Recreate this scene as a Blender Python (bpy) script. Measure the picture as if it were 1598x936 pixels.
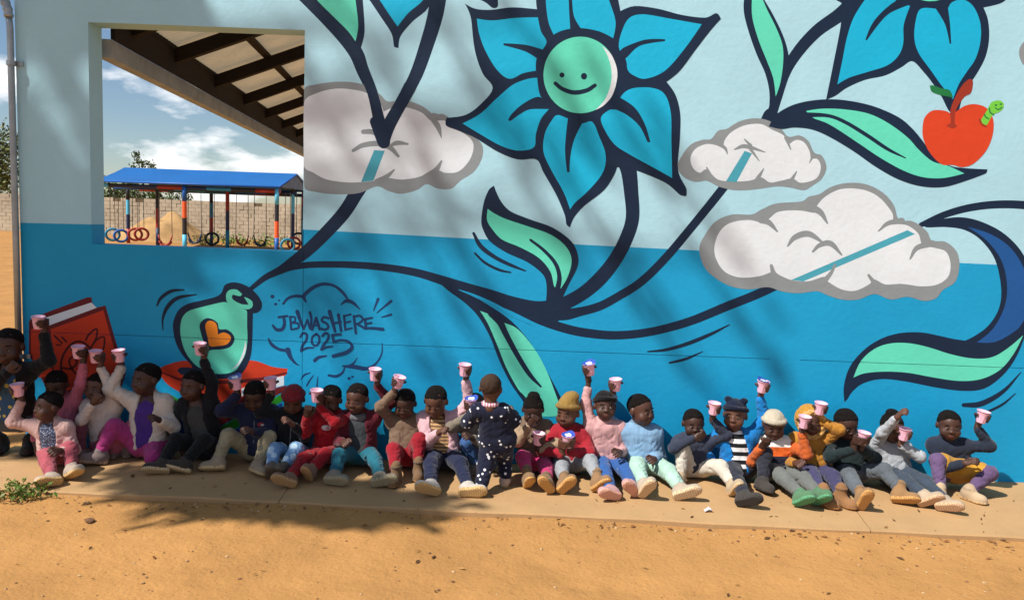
import bpy, bmesh, math, random
import numpy as np
from mathutils import Vector, Matrix
from mathutils.geometry import tessellate_polygon
for o in list(bpy.data.objects): bpy.data.objects.remove(o)
SC = bpy.context.scene
COL = SC.collection
R = math.radians
# ------------------------------------------------------------------ camera, sky, sun, exposure
FPX, CAM_H, CAM_D, PITCH, ROLL = 1250.0, 1.65, 5.27, R(5.85), R(2.1)     # focal length in photo pixels (1598 wide)
cam_data = bpy.data.cameras.new('camera')
cam = bpy.data.objects.new('camera', cam_data); COL.objects.link(cam)
CAM_M = (Matrix.Rotation(math.pi / 2 - PITCH, 3, 'X') @ Matrix.Rotation(ROLL, 3, 'Z'))
cam.location = (0, -CAM_D, CAM_H); cam.rotation_euler = CAM_M.to_euler()
cam_data.sensor_width = 36; cam_data.lens = 36 * FPX / 1598
cam_data.clip_start = 0.05; cam_data.clip_end = 3000
SC.camera = cam
SUN_AZ, SUN_EL = R(57), R(50)
SDIR = Vector((-math.sin(SUN_AZ) * math.cos(SUN_EL), -math.cos(SUN_AZ) * math.cos(SUN_EL), math.sin(SUN_EL)))
sun_data = bpy.data.lights.new('sun', 'SUN'); sun_data.energy = 5.0; sun_data.angle = R(0.53); sun_data.color = (1, .95, .87)
sun = bpy.data.objects.new('sun', sun_data); COL.objects.link(sun)
sun.rotation_euler = (-SDIR).to_track_quat('-Z', 'Y').to_euler(); sun.location = SDIR * 40
world = bpy.data.worlds.new('World'); SC.world = world; world.use_nodes = True
nt = world.node_tree; nt.nodes.clear()
n_out = nt.nodes.new('ShaderNodeOutputWorld'); n_bg = nt.nodes.new('ShaderNodeBackground')
n_sky = nt.nodes.new('ShaderNodeTexSky'); n_sky.sky_type = 'NISHITA'; n_sky.sun_disc = False
n_sky.sun_elevation = SUN_EL; n_sky.sun_rotation = R(180) + SUN_AZ; n_sky.air_density = 1.0; n_sky.dust_density = 0.2; n_sky.ozone_density = 4.0
n_tc = nt.nodes.new('ShaderNodeTexCoord'); n_map = nt.nodes.new('ShaderNodeMapping'); n_map.inputs['Scale'].default_value = (1, 1, 2.6)
n_map.inputs['Location'].default_value = (1.7, .2, .8)
n_noi = nt.nodes.new('ShaderNodeTexNoise'); n_noi.inputs['Scale'].default_value = 5.5; n_noi.inputs['Detail'].default_value = 9; n_noi.inputs['Roughness'].default_value = .55
n_rmp = nt.nodes.new('ShaderNodeValToRGB'); n_rmp.color_ramp.elements[0].position = .52; n_rmp.color_ramp.elements[1].position = .63
n_mix = nt.nodes.new('ShaderNodeMix'); n_mix.data_type = 'RGBA'; n_mix.inputs[7].default_value = (13, 13, 13.1, 1)
L = nt.links.new
L(n_tc.outputs['Generated'], n_map.inputs[0]); L(n_map.outputs[0], n_noi.inputs['Vector']); L(n_noi.outputs[0], n_rmp.inputs[0])
L(n_rmp.outputs[0], n_mix.inputs[0]); L(n_sky.outputs[0], n_mix.inputs[6]); L(n_mix.outputs[2], n_bg.inputs[0]); L(n_bg.outputs[0], n_out.inputs[0])
n_bg.inputs[1].default_value = 0.068
SC.view_settings.view_transform = 'Standard'; SC.view_settings.look = 'None'; SC.view_settings.exposure = 0.53; SC.view_settings.gamma = 1.0
SC.render.film_transparent = False

# ------------------------------------------------------------------ helpers
CAM_P = Vector((0, -CAM_D, CAM_H))
def ray(x, y): return CAM_M @ Vector(((x - 799) / FPX, -(y - 468) / FPX, -1))
def at_y(x, y, Y): d = ray(x, y); return CAM_P + d * ((Y - CAM_P.y) / d.y)
def at_z(x, y, Z): d = ray(x, y); return CAM_P + d * ((Z - CAM_P.z) / d.z)

def lin(c):
    return tuple(((v / 255) / 12.92 if v / 255 <= .04045 else ((v / 255 + .055) / 1.055) ** 2.4) for v in c)
MATS = {}
def mat(name, rgb, rough=.8, var=.12, vscale=6., bump=.2, bscale=60., spec=.3, coords='Object', sheen=0., stretch=(1, 1, 1), bscale2=None, speck=None):
    """plain procedural material: colour with soft mottling and fine relief; rgb is sRGB 0..255"""
    if name in MATS: return MATS[name]
    m = bpy.data.materials.new(name); m.use_nodes = True; MATS[name] = m
    t = m.node_tree; N = t.nodes; l = t.links.new
    b = N['Principled BSDF']; b.inputs['Roughness'].default_value = rough; b.inputs['Specular IOR Level'].default_value = spec
    if sheen: b.inputs['Sheen Weight'].default_value = sheen; b.inputs['Sheen Roughness'].default_value = .5
    if coords == 'World':
        g = N.new('ShaderNodeNewGeometry'); vec = g.outputs['Position']
    else:
        g = N.new('ShaderNodeTexCoord'); vec = g.outputs['Object']
    mp = N.new('ShaderNodeMapping'); mp.inputs['Scale'].default_value = stretch; l(vec, mp.inputs[0]); vec = mp.outputs[0]
    c = lin(rgb)
    n1 = N.new('ShaderNodeTexNoise'); n1.inputs['Scale'].default_value = vscale; n1.inputs['Detail'].default_value = 6; n1.inputs['Roughness'].default_value = .6
    l(vec, n1.inputs['Vector'])
    r = N.new('ShaderNodeValToRGB'); r.color_ramp.elements[0].position = .3; r.color_ramp.elements[1].position = .7
    r.color_ramp.elements[0].color = (*[v * (1 - var) for v in c], 1); r.color_ramp.elements[1].color = (*[min(1, v * (1 + var)) for v in c], 1)
    l(n1.outputs[0], r.inputs[0]); col = r.outputs[0]
    if speck:
        n3 = N.new('ShaderNodeTexNoise'); n3.inputs['Scale'].default_value = speck[0]; n3.inputs['Detail'].default_value = 3; l(vec, n3.inputs['Vector'])
        r3 = N.new('ShaderNodeValToRGB'); r3.color_ramp.elements[0].position = speck[1]; r3.color_ramp.elements[1].position = speck[1] + .05
        l(n3.outputs[0], r3.inputs[0])
        mx = N.new('ShaderNodeMix'); mx.data_type = 'RGBA'; l(r3.outputs[0], mx.inputs[0]); l(col, mx.inputs[6]); mx.inputs[7].default_value = (*lin(speck[2]), 1); col = mx.outputs[2]
    l(col, b.inputs['Base Color'])
    if bump:
        n2 = N.new('ShaderNodeTexNoise'); n2.inputs['Scale'].default_value = bscale; n2.inputs['Detail'].default_value = 5; l(vec, n2.inputs['Vector'])
        h = n2.outputs[0]
        if bscale2:
            n4 = N.new('ShaderNodeTexNoise'); n4.inputs['Scale'].default_value = bscale2; n4.inputs['Detail'].default_value = 4; l(vec, n4.inputs['Vector'])
            ad = N.new('ShaderNodeMath'); ad.operation = 'MULTIPLY_ADD'; l(n4.outputs[0], ad.inputs[0]); ad.inputs[1].default_value = 2.5; l(h, ad.inputs[2]); h = ad.outputs[0]
        bp = N.new('ShaderNodeBump'); bp.inputs['Strength'].default_value = bump; bp.inputs['Distance'].default_value = .01
        l(h, bp.inputs['Height']); l(bp.outputs[0], b.inputs['Normal'])
    return m

def tag(o, label=None, cat=None, group=None, kind=None):
    if label: o['label'] = label
    if cat: o['category'] = cat
    if group: o['group'] = group
    if kind: o['kind'] = kind
    return o
def empty(name, loc, rz=0.):
    o = bpy.data.objects.new(name, None); COL.objects.link(o); o.location = loc; o.rotation_euler = (0, 0, rz); o.empty_display_size = .1
    return o
def link(name, me, parent=None, mats=()):
    """object from mesh; world-space vertices, kept in place when parented"""
    for m in mats: me.materials.append(m)
    o = bpy.data.objects.new(name, me); COL.objects.link(o)
    if parent is not None:
        o.parent = parent; o.matrix_parent_inverse = PW(parent).inverted()
    return o
def PW(o):
    w = Matrix.LocRotScale(o.location, o.rotation_euler, o.scale)
    if o.parent: w = PW(o.parent) @ o.matrix_parent_inverse @ w
    return w
class MB:
    """collects boxes, tubes and polygons into one mesh"""
    def __init__(s): s.v = []; s.f = []; s.m = []
    def add(s, vs, fs, mi=0):
        n = len(s.v); s.v += [tuple(v) for v in vs]; s.f += [tuple(i + n for i in f) for f in fs]; s.m += [mi] * len(fs)
    def box(s, lo, hi, mi=0, M=None):
        (x0, y0, z0), (x1, y1, z1) = lo, hi
        vs = [Vector(p) for p in ((x0, y0, z0), (x1, y0, z0), (x1, y1, z0), (x0, y1, z0), (x0, y0, z1), (x1, y0, z1), (x1, y1, z1), (x0, y1, z1))]
        if M is not None: vs = [M @ v for v in vs]
        s.add(vs, [(0, 3, 2, 1), (4, 5, 6, 7), (0, 1, 5, 4), (1, 2, 6, 5), (2, 3, 7, 6), (3, 0, 4, 7)], mi)
    def tube(s, pts, rad, n=8, mi=0, cap=True):
        pts = [Vector(p) for p in pts]; k = len(pts)
        rad = [rad] * k if not hasattr(rad, '__len__') else rad
        vs = []; fs = []; pn = None
        for i, p in enumerate(pts):
            d = (pts[min(i + 1, k - 1)] - pts[max(i - 1, 0)]).normalized()
            if pn is None: pn = d.orthogonal().normalized()
            else:
                pn = pn - d * pn.dot(d)
                pn = pn.normalized() if pn.length > 1e-5 else d.orthogonal().normalized()
            b = d.cross(pn)
            for j in range(n):
                a = 2 * math.pi * j / n; vs.append(p + (pn * math.cos(a) + b * math.sin(a)) * rad[i])
        for i in range(k - 1):
            for j in range(n):
                a, b2 = i * n + j, i * n + (j + 1) % n; fs.append((a, b2, b2 + n, a + n))
        if cap: fs.append(tuple(range(n))[::-1]); fs.append(tuple(range((k - 1) * n, k * n)))
        s.add(vs, fs, mi)
    def lathe(s, prof, c, M=None, n=20, mi=0):
        """profile of (radius, height) spun round a vertical axis at c"""
        vs = []; fs = []; c = Vector(c); k = len(prof)
        for r, z in prof:
            for j in range(n):
                a = 2 * math.pi * j / n; v = Vector((r * math.cos(a), r * math.sin(a), z))
                if M is not None: v = M @ v
                vs.append(c + v)
        for i in range(k - 1):
            for j in range(n):
                a, b = i * n + j, i * n + (j + 1) % n; fs.append((a, b, b + n, a + n))
        s.add(vs, fs, mi)
    def mesh(s, name, smooth=False):
        me = bpy.data.meshes.new(name); me.from_pydata(s.v, [], s.f); me.polygons.foreach_set('material_index', s.m)
        if smooth: me.polygons.foreach_set('use_smooth', [True] * len(s.f))
        me.update(); return me
    def build(s, name, mats, parent=None, smooth=False):
        return link(name, s.mesh(name, smooth), parent, mats if isinstance(mats, (list, tuple)) else [mats])
# ------------------------------------------------------------------ ground and pavement
def hnoise(x, y, f, seed=0.):
    return (math.sin(x * f + 1.3 * math.sin(y * f * .7 + seed) + seed) + math.sin(y * f * 1.13 + 1.7 * math.sin(x * f * .61 + 2 * seed)) + math.sin((x + y) * f * .57 + seed * 3)) / 3
SOIL = mat('sandy_soil', (162, 119, 71), .95, .16, 1.6, .55, 45, .1, 'World', bscale2=9, speck=(70, .66, (124, 82, 50)))
CONC = mat('dusty_concrete', (166, 133, 94), .9, .10, 2.2, .16, 120, .15, 'World', bscale2=14, speck=(38, .70, (144, 108, 72)))
def edge_y(x): return -.905 - .031 * x + .006 * math.sin(x * 3.1) + .004 * math.sin(x * 9.7)
PRINTS = []
for i_ in range(46):
    a_ = random.Random(i_ * 7 + 1); t_ = a_.uniform(0, 3.14); PRINTS.append((a_.uniform(-3.2, 3.4), a_.uniform(-2.5, -1.08), math.cos(t_), math.sin(t_)))
def ground_z(x, y):
    z = -.042 + .006 * hnoise(x, y, 3.1) + .003 * hnoise(x, y, 11., 2.)
    if -6 < x < 6 and y < 0:                                    # the soil is trodden up a little against the slab
        d = edge_y(x) - y
        if d < .5: z += .016 * max(0., 1 - max(d, 0) / .35) * (1 + .5 * math.sin(x * 4.3))
    for cx, cy, ca, sa in PRINTS:
        u, v = (x - cx) * ca + (y - cy) * sa, -(x - cx) * sa + (y - cy) * ca; e = (u / .12) ** 2 + (v / .05) ** 2
        if e < 2.2: z += .007 * (math.exp(-((e - 1.2) / .5) ** 2) * .5 - math.exp(-e * 1.3))
    return z
def axis(lo, a, b, hi, step):
    v = list(np.arange(a, b + 1e-6, step)); d = step
    while v[0] > lo: d *= 1.35; v.insert(0, v[0] - d)
    d = step
    while v[-1] < hi: d *= 1.35; v.append(v[-1] + d)
    return v
gx = axis(-500, -4.2, 4.4, 500, .032); gy = axis(-60, -2.6, -.75, 700, .03)
vs = [(x, y, ground_z(x, y) if abs(x) < 8 and y < 3 else -.05) for y in gy for x in gx]
nx = len(gx); fs = [(j * nx + i, j * nx + i + 1, (j + 1) * nx + i + 1, (j + 1) * nx + i) for j in range(len(gy) - 1) for i in range(nx - 1)]
gm = bpy.data.meshes.new('ground'); gm.from_pydata(vs, [], fs); gm.polygons.foreach_set('use_smooth', [True] * len(fs)); gm.update()
tag(link('ground', gm, None, [SOIL]), kind='structure')
# concrete apron: three cast slabs with open joints between them
pav = empty('pavement', (0, -.4, 0)); tag(pav, kind='structure')
ja = (at_z(433, 784, 0).x, at_z(450, 757, 0).x); jb = (at_z(1362, 828, 0).x, at_z(1282, 742, 0).x)
def joint_x(j, y): a = (y - (-.88)) / .45; return j[0] + (j[1] - j[0]) * a
def slab(left, right):
    ys = [-9, -.42, -.004]; n = 40; rows = []
    for k in range(n + 1):
        t = k / n; col = []
        for q in range(4):
            y = [None, -.62, -.3, -.003][q]
            xl = left if not isinstance(left, tuple) else None; xr = right if not isinstance(right, tuple) else None
            yy = edge_y(0) if q == 0 else y
            x0 = xl if xl is not None else joint_x(left, yy) + .002; x1 = xr if xr is not None else joint_x(right, yy) - .002
            x = x0 + (x1 - x0) * t
            if q == 0: y = edge_y(x)
            col.append((x, y, 0.))
        rows.append(col)
    m = MB(); vs = []
    for col in rows:
        e = col[0]
        vs += [(e[0], e[1], -.12), (e[0], e[1], -.008), (e[0], e[1] + .007, 0)] + [(c[0], c[1], .0015 * math.sin(c[0] * 2.1)) for c in col[1:]] + [(col[3][0], col[3][1], -.12)]
    w = 7; fs = []
    for k in range(n):
        for q in range(w - 1): fs.append((k * w + q, (k + 1) * w + q, (k + 1) * w + q + 1, k * w + q + 1))
    fs += [tuple(range(w)), tuple(range(n * w, n * w + w))[::-1]]
    m.add(vs, fs); return m.build('slab', CONC, pav)
slab(-3.32, ja); slab(ja, jb); slab(jb, 6.5)

# ------------------------------------------------------------------ the mural wall
WALL_T, WALL_H, WL, WR = .17, 3.5, -3.245, 6.4
WX0, WX1, WZ0, WZ1 = -2.777, -1.388, 1.377, 2.794
def paint(name, rgb, **k):
    k.setdefault('var', .065); return mat('paint_' + name, rgb, .62, k.pop('var'), 2.3, .10, 150, .28, 'World', bscale2=26, **k)
P_LIGHT = paint('light_blue', (159, 203, 218), speck=(48, .735, (128, 176, 198))); P_BLUE = paint('blue', (15, 145, 192), speck=(52, .735, (40, 158, 196))); P_NAVY = paint('navy', (9, 32, 58))
P_PETAL = paint('petal_blue', (12, 166, 206)); P_MINT = paint('mint', (90, 204, 178)); P_GREY = paint('grey', (128, 136, 140)); P_WHITE = paint('white', (206, 215, 222))
P_TEAL = paint('teal', (66, 152, 172)); P_RED = paint('red', (190, 52, 22)); P_DRED = paint('dark_red', (98, 22, 26)); P_ORANGE = paint('orange', (222, 128, 32))
P_BLADE = paint('deep_blue', (22, 78, 140)); P_INK = paint('ink_blue', (18, 54, 98)); P_APPLE = paint('apple_red', (198, 62, 28)); P_STALK = paint('stalk', (146, 48, 30))
P_GREEN = paint('leaf_green', (24, 112, 60)); P_WORM = paint('worm_green', (108, 190, 62)); P_BGREEN = paint('book_green', (38, 132, 30)); P_BBLUE = paint('book_blue', (14, 62, 130))
P_MAROON = paint('maroon_line', (70, 14, 18))
GZ, GXV = .780, -1.3835
def bound(x): return float(np.interp(x, [-3.3, -1.387, .622, 3.163, 6.5], [1.499, 1.524, 1.488, 1.46, 1.43]))
def cut_grooves(bm):
    """opens the movement joints of the plaster: one level line with a gap, one plumb line under the window"""
    def cut(co, no, test):
        for s in (-1, 1):
            bmesh.ops.bisect_plane(bm, geom=bm.verts[:] + bm.edges[:] + bm.faces[:], plane_co=Vector(co) + Vector(no) * s * .0015, plane_no=no)
        bmesh.ops.delete(bm, geom=[f for f in bm.faces if test(f.calc_center_median())], context='FACES')
    cut((0, 0, GZ), (0, 0, 1), lambda c: abs(c.z - GZ) < .0014 and not 1.73 < c.x < 1.93)
    cut((GXV, 0, 0), (1, 0, 0), lambda c: abs(c.x - GXV) < .0014 and c.z < WZ0 - .004)
wm = bmesh.new()
def poly(pts, mi):
    f = wm.faces.new([wm.verts.new(p) for p in pts]); f.material_index = mi
xs = [WL] + list(np.linspace(-3.1, -2.9, 2)) + [WX0] + list(np.linspace(-2.3, -1.8, 2)) + [WX1] + list(np.linspace(-1.1, 1.70, 10)) + [1.73, 1.93] + list(np.linspace(2.2, WR, 12))
for a, b in zip(xs[:-1], xs[1:]):
    win = a >= WX0 - 1e-6 and b <= WX1 + 1e-6
    lo_top = WZ0 if win else None
    if win:
        poly([(a, 0, -.1), (b, 0, -.1), (b, 0, WZ0), (a, 0, WZ0)], 1); poly([(a, 0, WZ1), (b, 0, WZ1), (b, 0, WALL_H), (a, 0, WALL_H)], 0)
    else:
        poly([(a, 0, -.1), (b, 0, -.1), (b, 0, bound(b)), (a, 0, bound(a))], 1); poly([(a, 0, bound(a)), (b, 0, bound(b)), (b, 0, WALL_H), (a, 0, WALL_H)], 0)
cut_grooves(wm)
# core behind the plaster skin, reveals, ends
def corebox(x0, x1, z0, z1, mi):
    vv = [wm.verts.new(p) for p in ((x0, .007, z0), (x1, .007, z0), (x1, .007, z1), (x0, .007, z1))]; f = wm.faces.new(vv); f.material_index = mi
corebox(WL, WX0, -.1, WALL_H, 2); corebox(WX1, WR, -.1, WALL_H, 2); corebox(WX0, WX1, -.1, WZ0, 2); corebox(WX0, WX1, WZ1, WALL_H, 2)
T = WALL_T
bz = bound(WX0)
poly([(WX0, 0, WZ0), (WX0, T, WZ0), (WX0, T, bz), (WX0, 0, bz)], 1); poly([(WX0, 0, bz), (WX0, T, bz), (WX0, T, WZ1), (WX0, 0, WZ1)], 0)
bz = bound(WX1)
poly([(WX1, 0, WZ0), (WX1, T, WZ0), (WX1, T, bz), (WX1, 0, bz)], 1); poly([(WX1, 0, bz), (WX1, T, bz), (WX1, T, WZ1), (WX1, 0, WZ1)], 0)
poly([(WX0, 0, WZ1), (WX1, 0, WZ1), (WX1, T, WZ1), (WX0, T, WZ1)], 0); poly([(WX0, 0, WZ0), (WX1, 0, WZ0), (WX1, T, WZ0), (WX0, T, WZ0)], 1)
poly([(WL, 0, -.1), (WL, T, -.1), (WL, T, WALL_H), (WL, 0, WALL_H)], 0); poly([(WR, 0, -.1), (WR, T, -.1), (WR, T, WALL_H), (WR, 0, WALL_H)], 0)
poly([(WL, 0, WALL_H), (WR, 0, WALL_H), (WR, T, WALL_H), (WL, T, WALL_H)], 0)
for x0, x1, z0, z1 in ((WL, WX0, -.1, WALL_H), (WX1, WR, -.1, WALL_H), (WX0, WX1, -.1, WZ0), (WX0, WX1, WZ1, WALL_H)): poly([(x0, T, z0), (x1, T, z0), (x1, T, z1), (x0, T, z1)], 0)
me = bpy.data.meshes.new('mural_wall'); wm.to_mesh(me); wm.free()
WALL = tag(link('mural_wall', me, None, [P_LIGHT, P_BLUE, P_INK]), 'long plastered wall with a blue flower mural and one square window opening', 'wall', kind='thing')

# ------------------------------------------------------------------ mural painting: every shape is its own coat of paint on the plaster
C1 = (0, 0, .4488); C2 = (440, 0, .3526); C3 = (690, 0, .3953); C4 = (1050, 0, .3526); C5 = (1040, 260, .4273); C6 = (380, 330, .363); C7 = (220, 420, .2628); C8 = (0, 420, .2351); PX = (0, 0, 1)
def cv(c, pts): return [(c[0] + c[2] * p[0], c[1] + c[2] * p[1]) + tuple(v * c[2] for v in p[2:]) for p in pts]
def smooth_closed(p, n=5):
    k = len(p); P = [Vector((a[0], a[1])) for a in p]; tan = []
    for i in range(k):
        a, b, c = P[i - 1], P[i], P[(i + 1) % k]; u, v = (b - a), (c - b)
        t = (c - a) * .5
        if u.length < 1e-6 or v.length < 1e-6 or u.normalized().dot(v.normalized()) < .25: t = Vector((0, 0))
        else:
            m = min(u.length, v.length) * 1.2
            if t.length > m: t = t.normalized() * m
        tan.append(t)
    out = []
    for i in range(k):
        a, b, ta, tb = P[i], P[(i + 1) % k], tan[i], tan[(i + 1) % k]
        for j in range(n):
            t = j / n; out.append((a * (2 * t ** 3 - 3 * t ** 2 + 1) + ta * (t ** 3 - 2 * t ** 2 + t) + b * (-2 * t ** 3 + 3 * t ** 2) + tb * (t ** 3 - t ** 2)))
    return out
def smooth_open(p, n=6):
    P = [np.array(a, float) for a in p]; k = len(P); out = []
    for i in range(k - 1):
        a, b = P[i], P[i + 1]; ta = (b - P[i - 1]) * .5 if i else (b - a); tb = (P[i + 2] - a) * .5 if i + 2 < k else (b - a)
        for j in range(n + (i == k - 2)):
            t = j / n; out.append(a * (2 * t ** 3 - 3 * t ** 2 + 1) + ta * (t ** 3 - 2 * t ** 2 + t) + b * (-2 * t ** 3 + 3 * t ** 2) + tb * (t ** 3 - t ** 2))
    return out
PLACED = []
def coat(polys, name, m, parent):
    """polys: list of (points2d, faces) in photo pixels, laid on the wall as one thin coat above every earlier coat it overlaps"""
    allp = [q for pts, _ in polys for q in pts]
    bb = (min(q[0] for q in allp), min(q[1] for q in allp), max(q[0] for q in allp), max(q[1] for q in allp))
    lay = 1 + max([l for (b, l) in PLACED if b[0] < bb[2] and b[2] > bb[0] and b[1] < bb[3] and b[3] > bb[1]], default=0)
    PLACED.append((bb, lay + len(polys) - 1))
    bm = bmesh.new()
    for i, (pts, fs) in enumerate(polys):
        Y = -.00014 * (lay + i); vv = [bm.verts.new(at_y(q[0], q[1], Y)) for q in pts]
        for f in fs:
            try: bm.faces.new([vv[j] for j in f])
            except ValueError: pass
    if bb[3] > 390: cut_grooves(bm)
    for f in bm.faces:
        f.normal_update()
        if f.normal.y > 0: f.normal_flip()
    me = bpy.data.meshes.new(name); bm.to_mesh(me); bm.free()
    return link(name, me, parent, [m])
def fill_poly(pts, smooth=True):
    p = smooth_closed(pts) if smooth else [Vector(q) for q in pts]
    tri = tessellate_polygon([[Vector((q[0], q[1], 0)) for q in p]])
    return [(q[0], q[1]) for q in p], tri
def shape(name, m, pts, parent=None, c=PX, smooth=True):
    return coat([fill_poly(cv(c, pts), smooth)], name, m, parent or WALL)
def stroke_poly(pts):
    s = smooth_open(pts); k = len(s); out = []; fs = []
    if len(pts[0]) < 3: raise ValueError
    for i, p in enumerate(s):
        d = s[min(i + 1, k - 1)][:2] - s[max(i - 1, 0)][:2]; d = d / (np.hypot(*d) + 1e-9); n = np.array([-d[1], d[0]]); w = max(p[2], .6) / 2
        out += [tuple(p[:2] + n * w), tuple(p[:2] - n * w)]
        if i: fs.append((2 * i - 2, 2 * i - 1, 2 * i + 1, 2 * i))
    for e, dr in ((0, -1), (k - 1, 1)):                       # round ends
        d = (s[min(e + 1, k - 1)][:2] - s[max(e - 1, 0)][:2]); d = d / (np.hypot(*d) + 1e-9) * dr; n = np.array([-d[1], d[0]]); w = max(s[e][2], .6) / 2
        idx = len(out); arc = [tuple(s[e][:2] + w * (n * math.cos(a) + d * math.sin(a))) for a in np.linspace(0, math.pi, 7)]
        out += arc; fs.append(tuple(range(idx, idx + 7)))
    return out, fs
def strokes(name, m, lst, parent=None, c=PX):
    """lst of strokes, each a list of (x, y, width); all strokes of one drawn mark"""
    return coat([stroke_poly(cv(c, s)) for s in lst], name, m, parent or WALL)
def W(pts, w): 
    """adds widths: a number, or (start, mid, end)"""
    k = len(pts); ws = [w] * k if not hasattr(w, '__len__') else list(np.interp(np.linspace(0, 1, k), np.linspace(0, 1, len(w)), w))
    return [(p[0], p[1], ws[i]) for i, p in enumerate(pts)]
def disc(cx, cy, rx, ry=None, n=24):
    ry = ry or rx; return [(cx + rx * math.cos(2 * math.pi * i / n), cy + ry * math.sin(2 * math.pi * i / n)) for i in range(n)]

# --- vines
V = lambda *s: strokes('painted_vine', P_NAVY, list(s))
V(W([(391, 451), (414, 433), (436, 422), (457, 408), (476, 394), (503, 369), (536, 333), (556, 302), (575, 272)], (7, 12, 19, 21, 22)),
  W([(436, 424), (456, 417), (489, 413), (543, 413), (598, 417), (648, 425), (689, 437), (725, 449), (765, 461), (798, 472), (834, 483), (862, 486)], (9, 10, 11, 13, 18, 20, 36)))
V(W([(760, 466), (800, 480), (845, 500), (888, 514), (924, 520.5), (960, 523), (1000, 520), (1040, 512), (1083, 499), (1134, 478), (1177, 461), (1210, 446)], (8, 14, 14, 13, 13, 14, 14)),
  W([(848, 484), (880, 490), (906, 486), (935, 478), (962, 464), (1000, 440), (1040, 401), (1083, 350), (1121, 303), (1140, 278)], (26, 14, 13, 13, 13, 14)))
V(W([(968, 240), (980, 262), (985, 300), (987, 340), (977, 373), (960, 405), (935, 436), (906, 460), (872, 477), (845, 484)], (30, 23, 21, 21, 22, 20, 24)))
V(W([(600, 232), (600.5, 204), (623, 165), (648, 120), (666, 70), (680, 21), (686, -25)], (13, 15, 19, 21, 24, 27)),
  W([(470, -12), (514, 32), (542, 64), (557, 86), (566, 110), (581, 145), (592, 183), (598, 216), (600, 236)], (22, 23, 22, 22, 17, 16, 20, 13)))
V(W([(1164, 238), (1172, 229), (1191, 201), (1203, 181)], (14, 19, 24)), W([(1203, 183), (1212, 155), (1226, 113), (1247, 79), (1276, 48), (1311, 23), (1345, -8)], (16, 15, 18, 20, 24)))
V(W([(930, 213), (1010, 178), (1100, 152), (1200, 139), (1306, 141), (1420, 160)], (.1 + 18, 26, 28, 30, 32)) and cv(C5, W([(930, 213), (1010, 178), (1100, 152), (1200, 139), (1306, 141), (1420, 160)], (18, 26, 28, 30, 32))))
# --- blade and curled leaf on the right
b = shape('painted_blade', P_NAVY, [(925, 205), (1000, 192), (1080, 185), (1160, 205), (1240, 250), (1306, 325), (1350, 440), (1325, 560), (1250, 650), (1170, 695), (1100, 698), (1000, 680), (930, 660), (1000, 632), (1070, 640), (1130, 615), (1180, 575), (1215, 515), (1222, 440), (1200, 340), (1150, 270), (1090, 232), (1020, 221), (950, 222)], c=C5)
shape('blade_fill', P_BLADE, [(1100, 220), (1180, 245), (1250, 290), (1300, 360), (1328, 450), (1306, 560), (1240, 630), (1160, 662), (1080, 658), (1140, 637), (1200, 582), (1238, 500), (1243, 420), (1222, 340), (1170, 270)], b, C5)
b = shape('painted_leaf', P_NAVY, [(650, 858), (648, 800), (670, 730), (720, 670), (780, 630), (850, 608), (930, 605), (1000, 618), (1070, 632), (1200, 640), (1306, 575), (1315, 600), (1280, 690), (1230, 760), (1160, 810), (1080, 818), (980, 805), (880, 785), (790, 775), (720, 790), (680, 820), (660, 850)], c=C5)
shape('leaf_fill', P_MINT, [(683, 770), (710, 710), (760, 665), (820, 645), (890, 645), (960, 660), (1040, 685), (1120, 700), (1190, 695), (1250, 660), (1303, 615), (1270, 680), (1220, 740), (1150, 775), (1070, 782), (980, 770), (880, 752), (790, 748), (720, 755)], b, C5)
strokes('painted_motion_mark', P_NAVY, [W([(1085, 870), (1150, 865), (1230, 820), (1295, 750)], (14, 20, 14, 3))], c=C5)
strokes('painted_motion_mark', P_NAVY, [W([(1130, 912), (1220, 872), (1275, 828)], (8, 9, 3))], c=C5)
strokes('painted_motion_mark', P_NAVY, [W([(-68, 675), (0, 668), (80, 645), (160, 612), (230, 577)], (5, 11, 14, 12, 4))], c=C5)
strokes('painted_motion_mark', P_NAVY, [W([(12, 716), (70, 702), (132, 675)], (7, 10, 3))], c=C5)
# --- flower at the top left and small leaf tip
b = shape('painted_petal', P_NAVY, [(560, -20), (576, 0), (595, 28), (611, 53), (615, 73), (622, 75), (625, 57), (644, 34), (668, 13), (680, -20)])
shape('petal_fill', P_PETAL, [(575, -20), (592, 0), (606, 21), (620.5, 42), (637, 21), (660, 1), (668, -20)], b)
shape('painted_leaf_tip', P_NAVY, [(735, -6), (757, 4), (769, 13), (777, 10), (776, -6)])
b = shape('painted_leaf', P_NAVY, [(472, -20), (490, -8), (520, 40), (550, 76), (562, 78), (569, 50), (566, 0), (564, -20)])
shape('leaf_fill', P_MINT, [(480, -20), (494, 0), (522, 28), (543, 49), (554.6, 65), (559, 40), (554.6, 0), (552, -20)], b)
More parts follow.
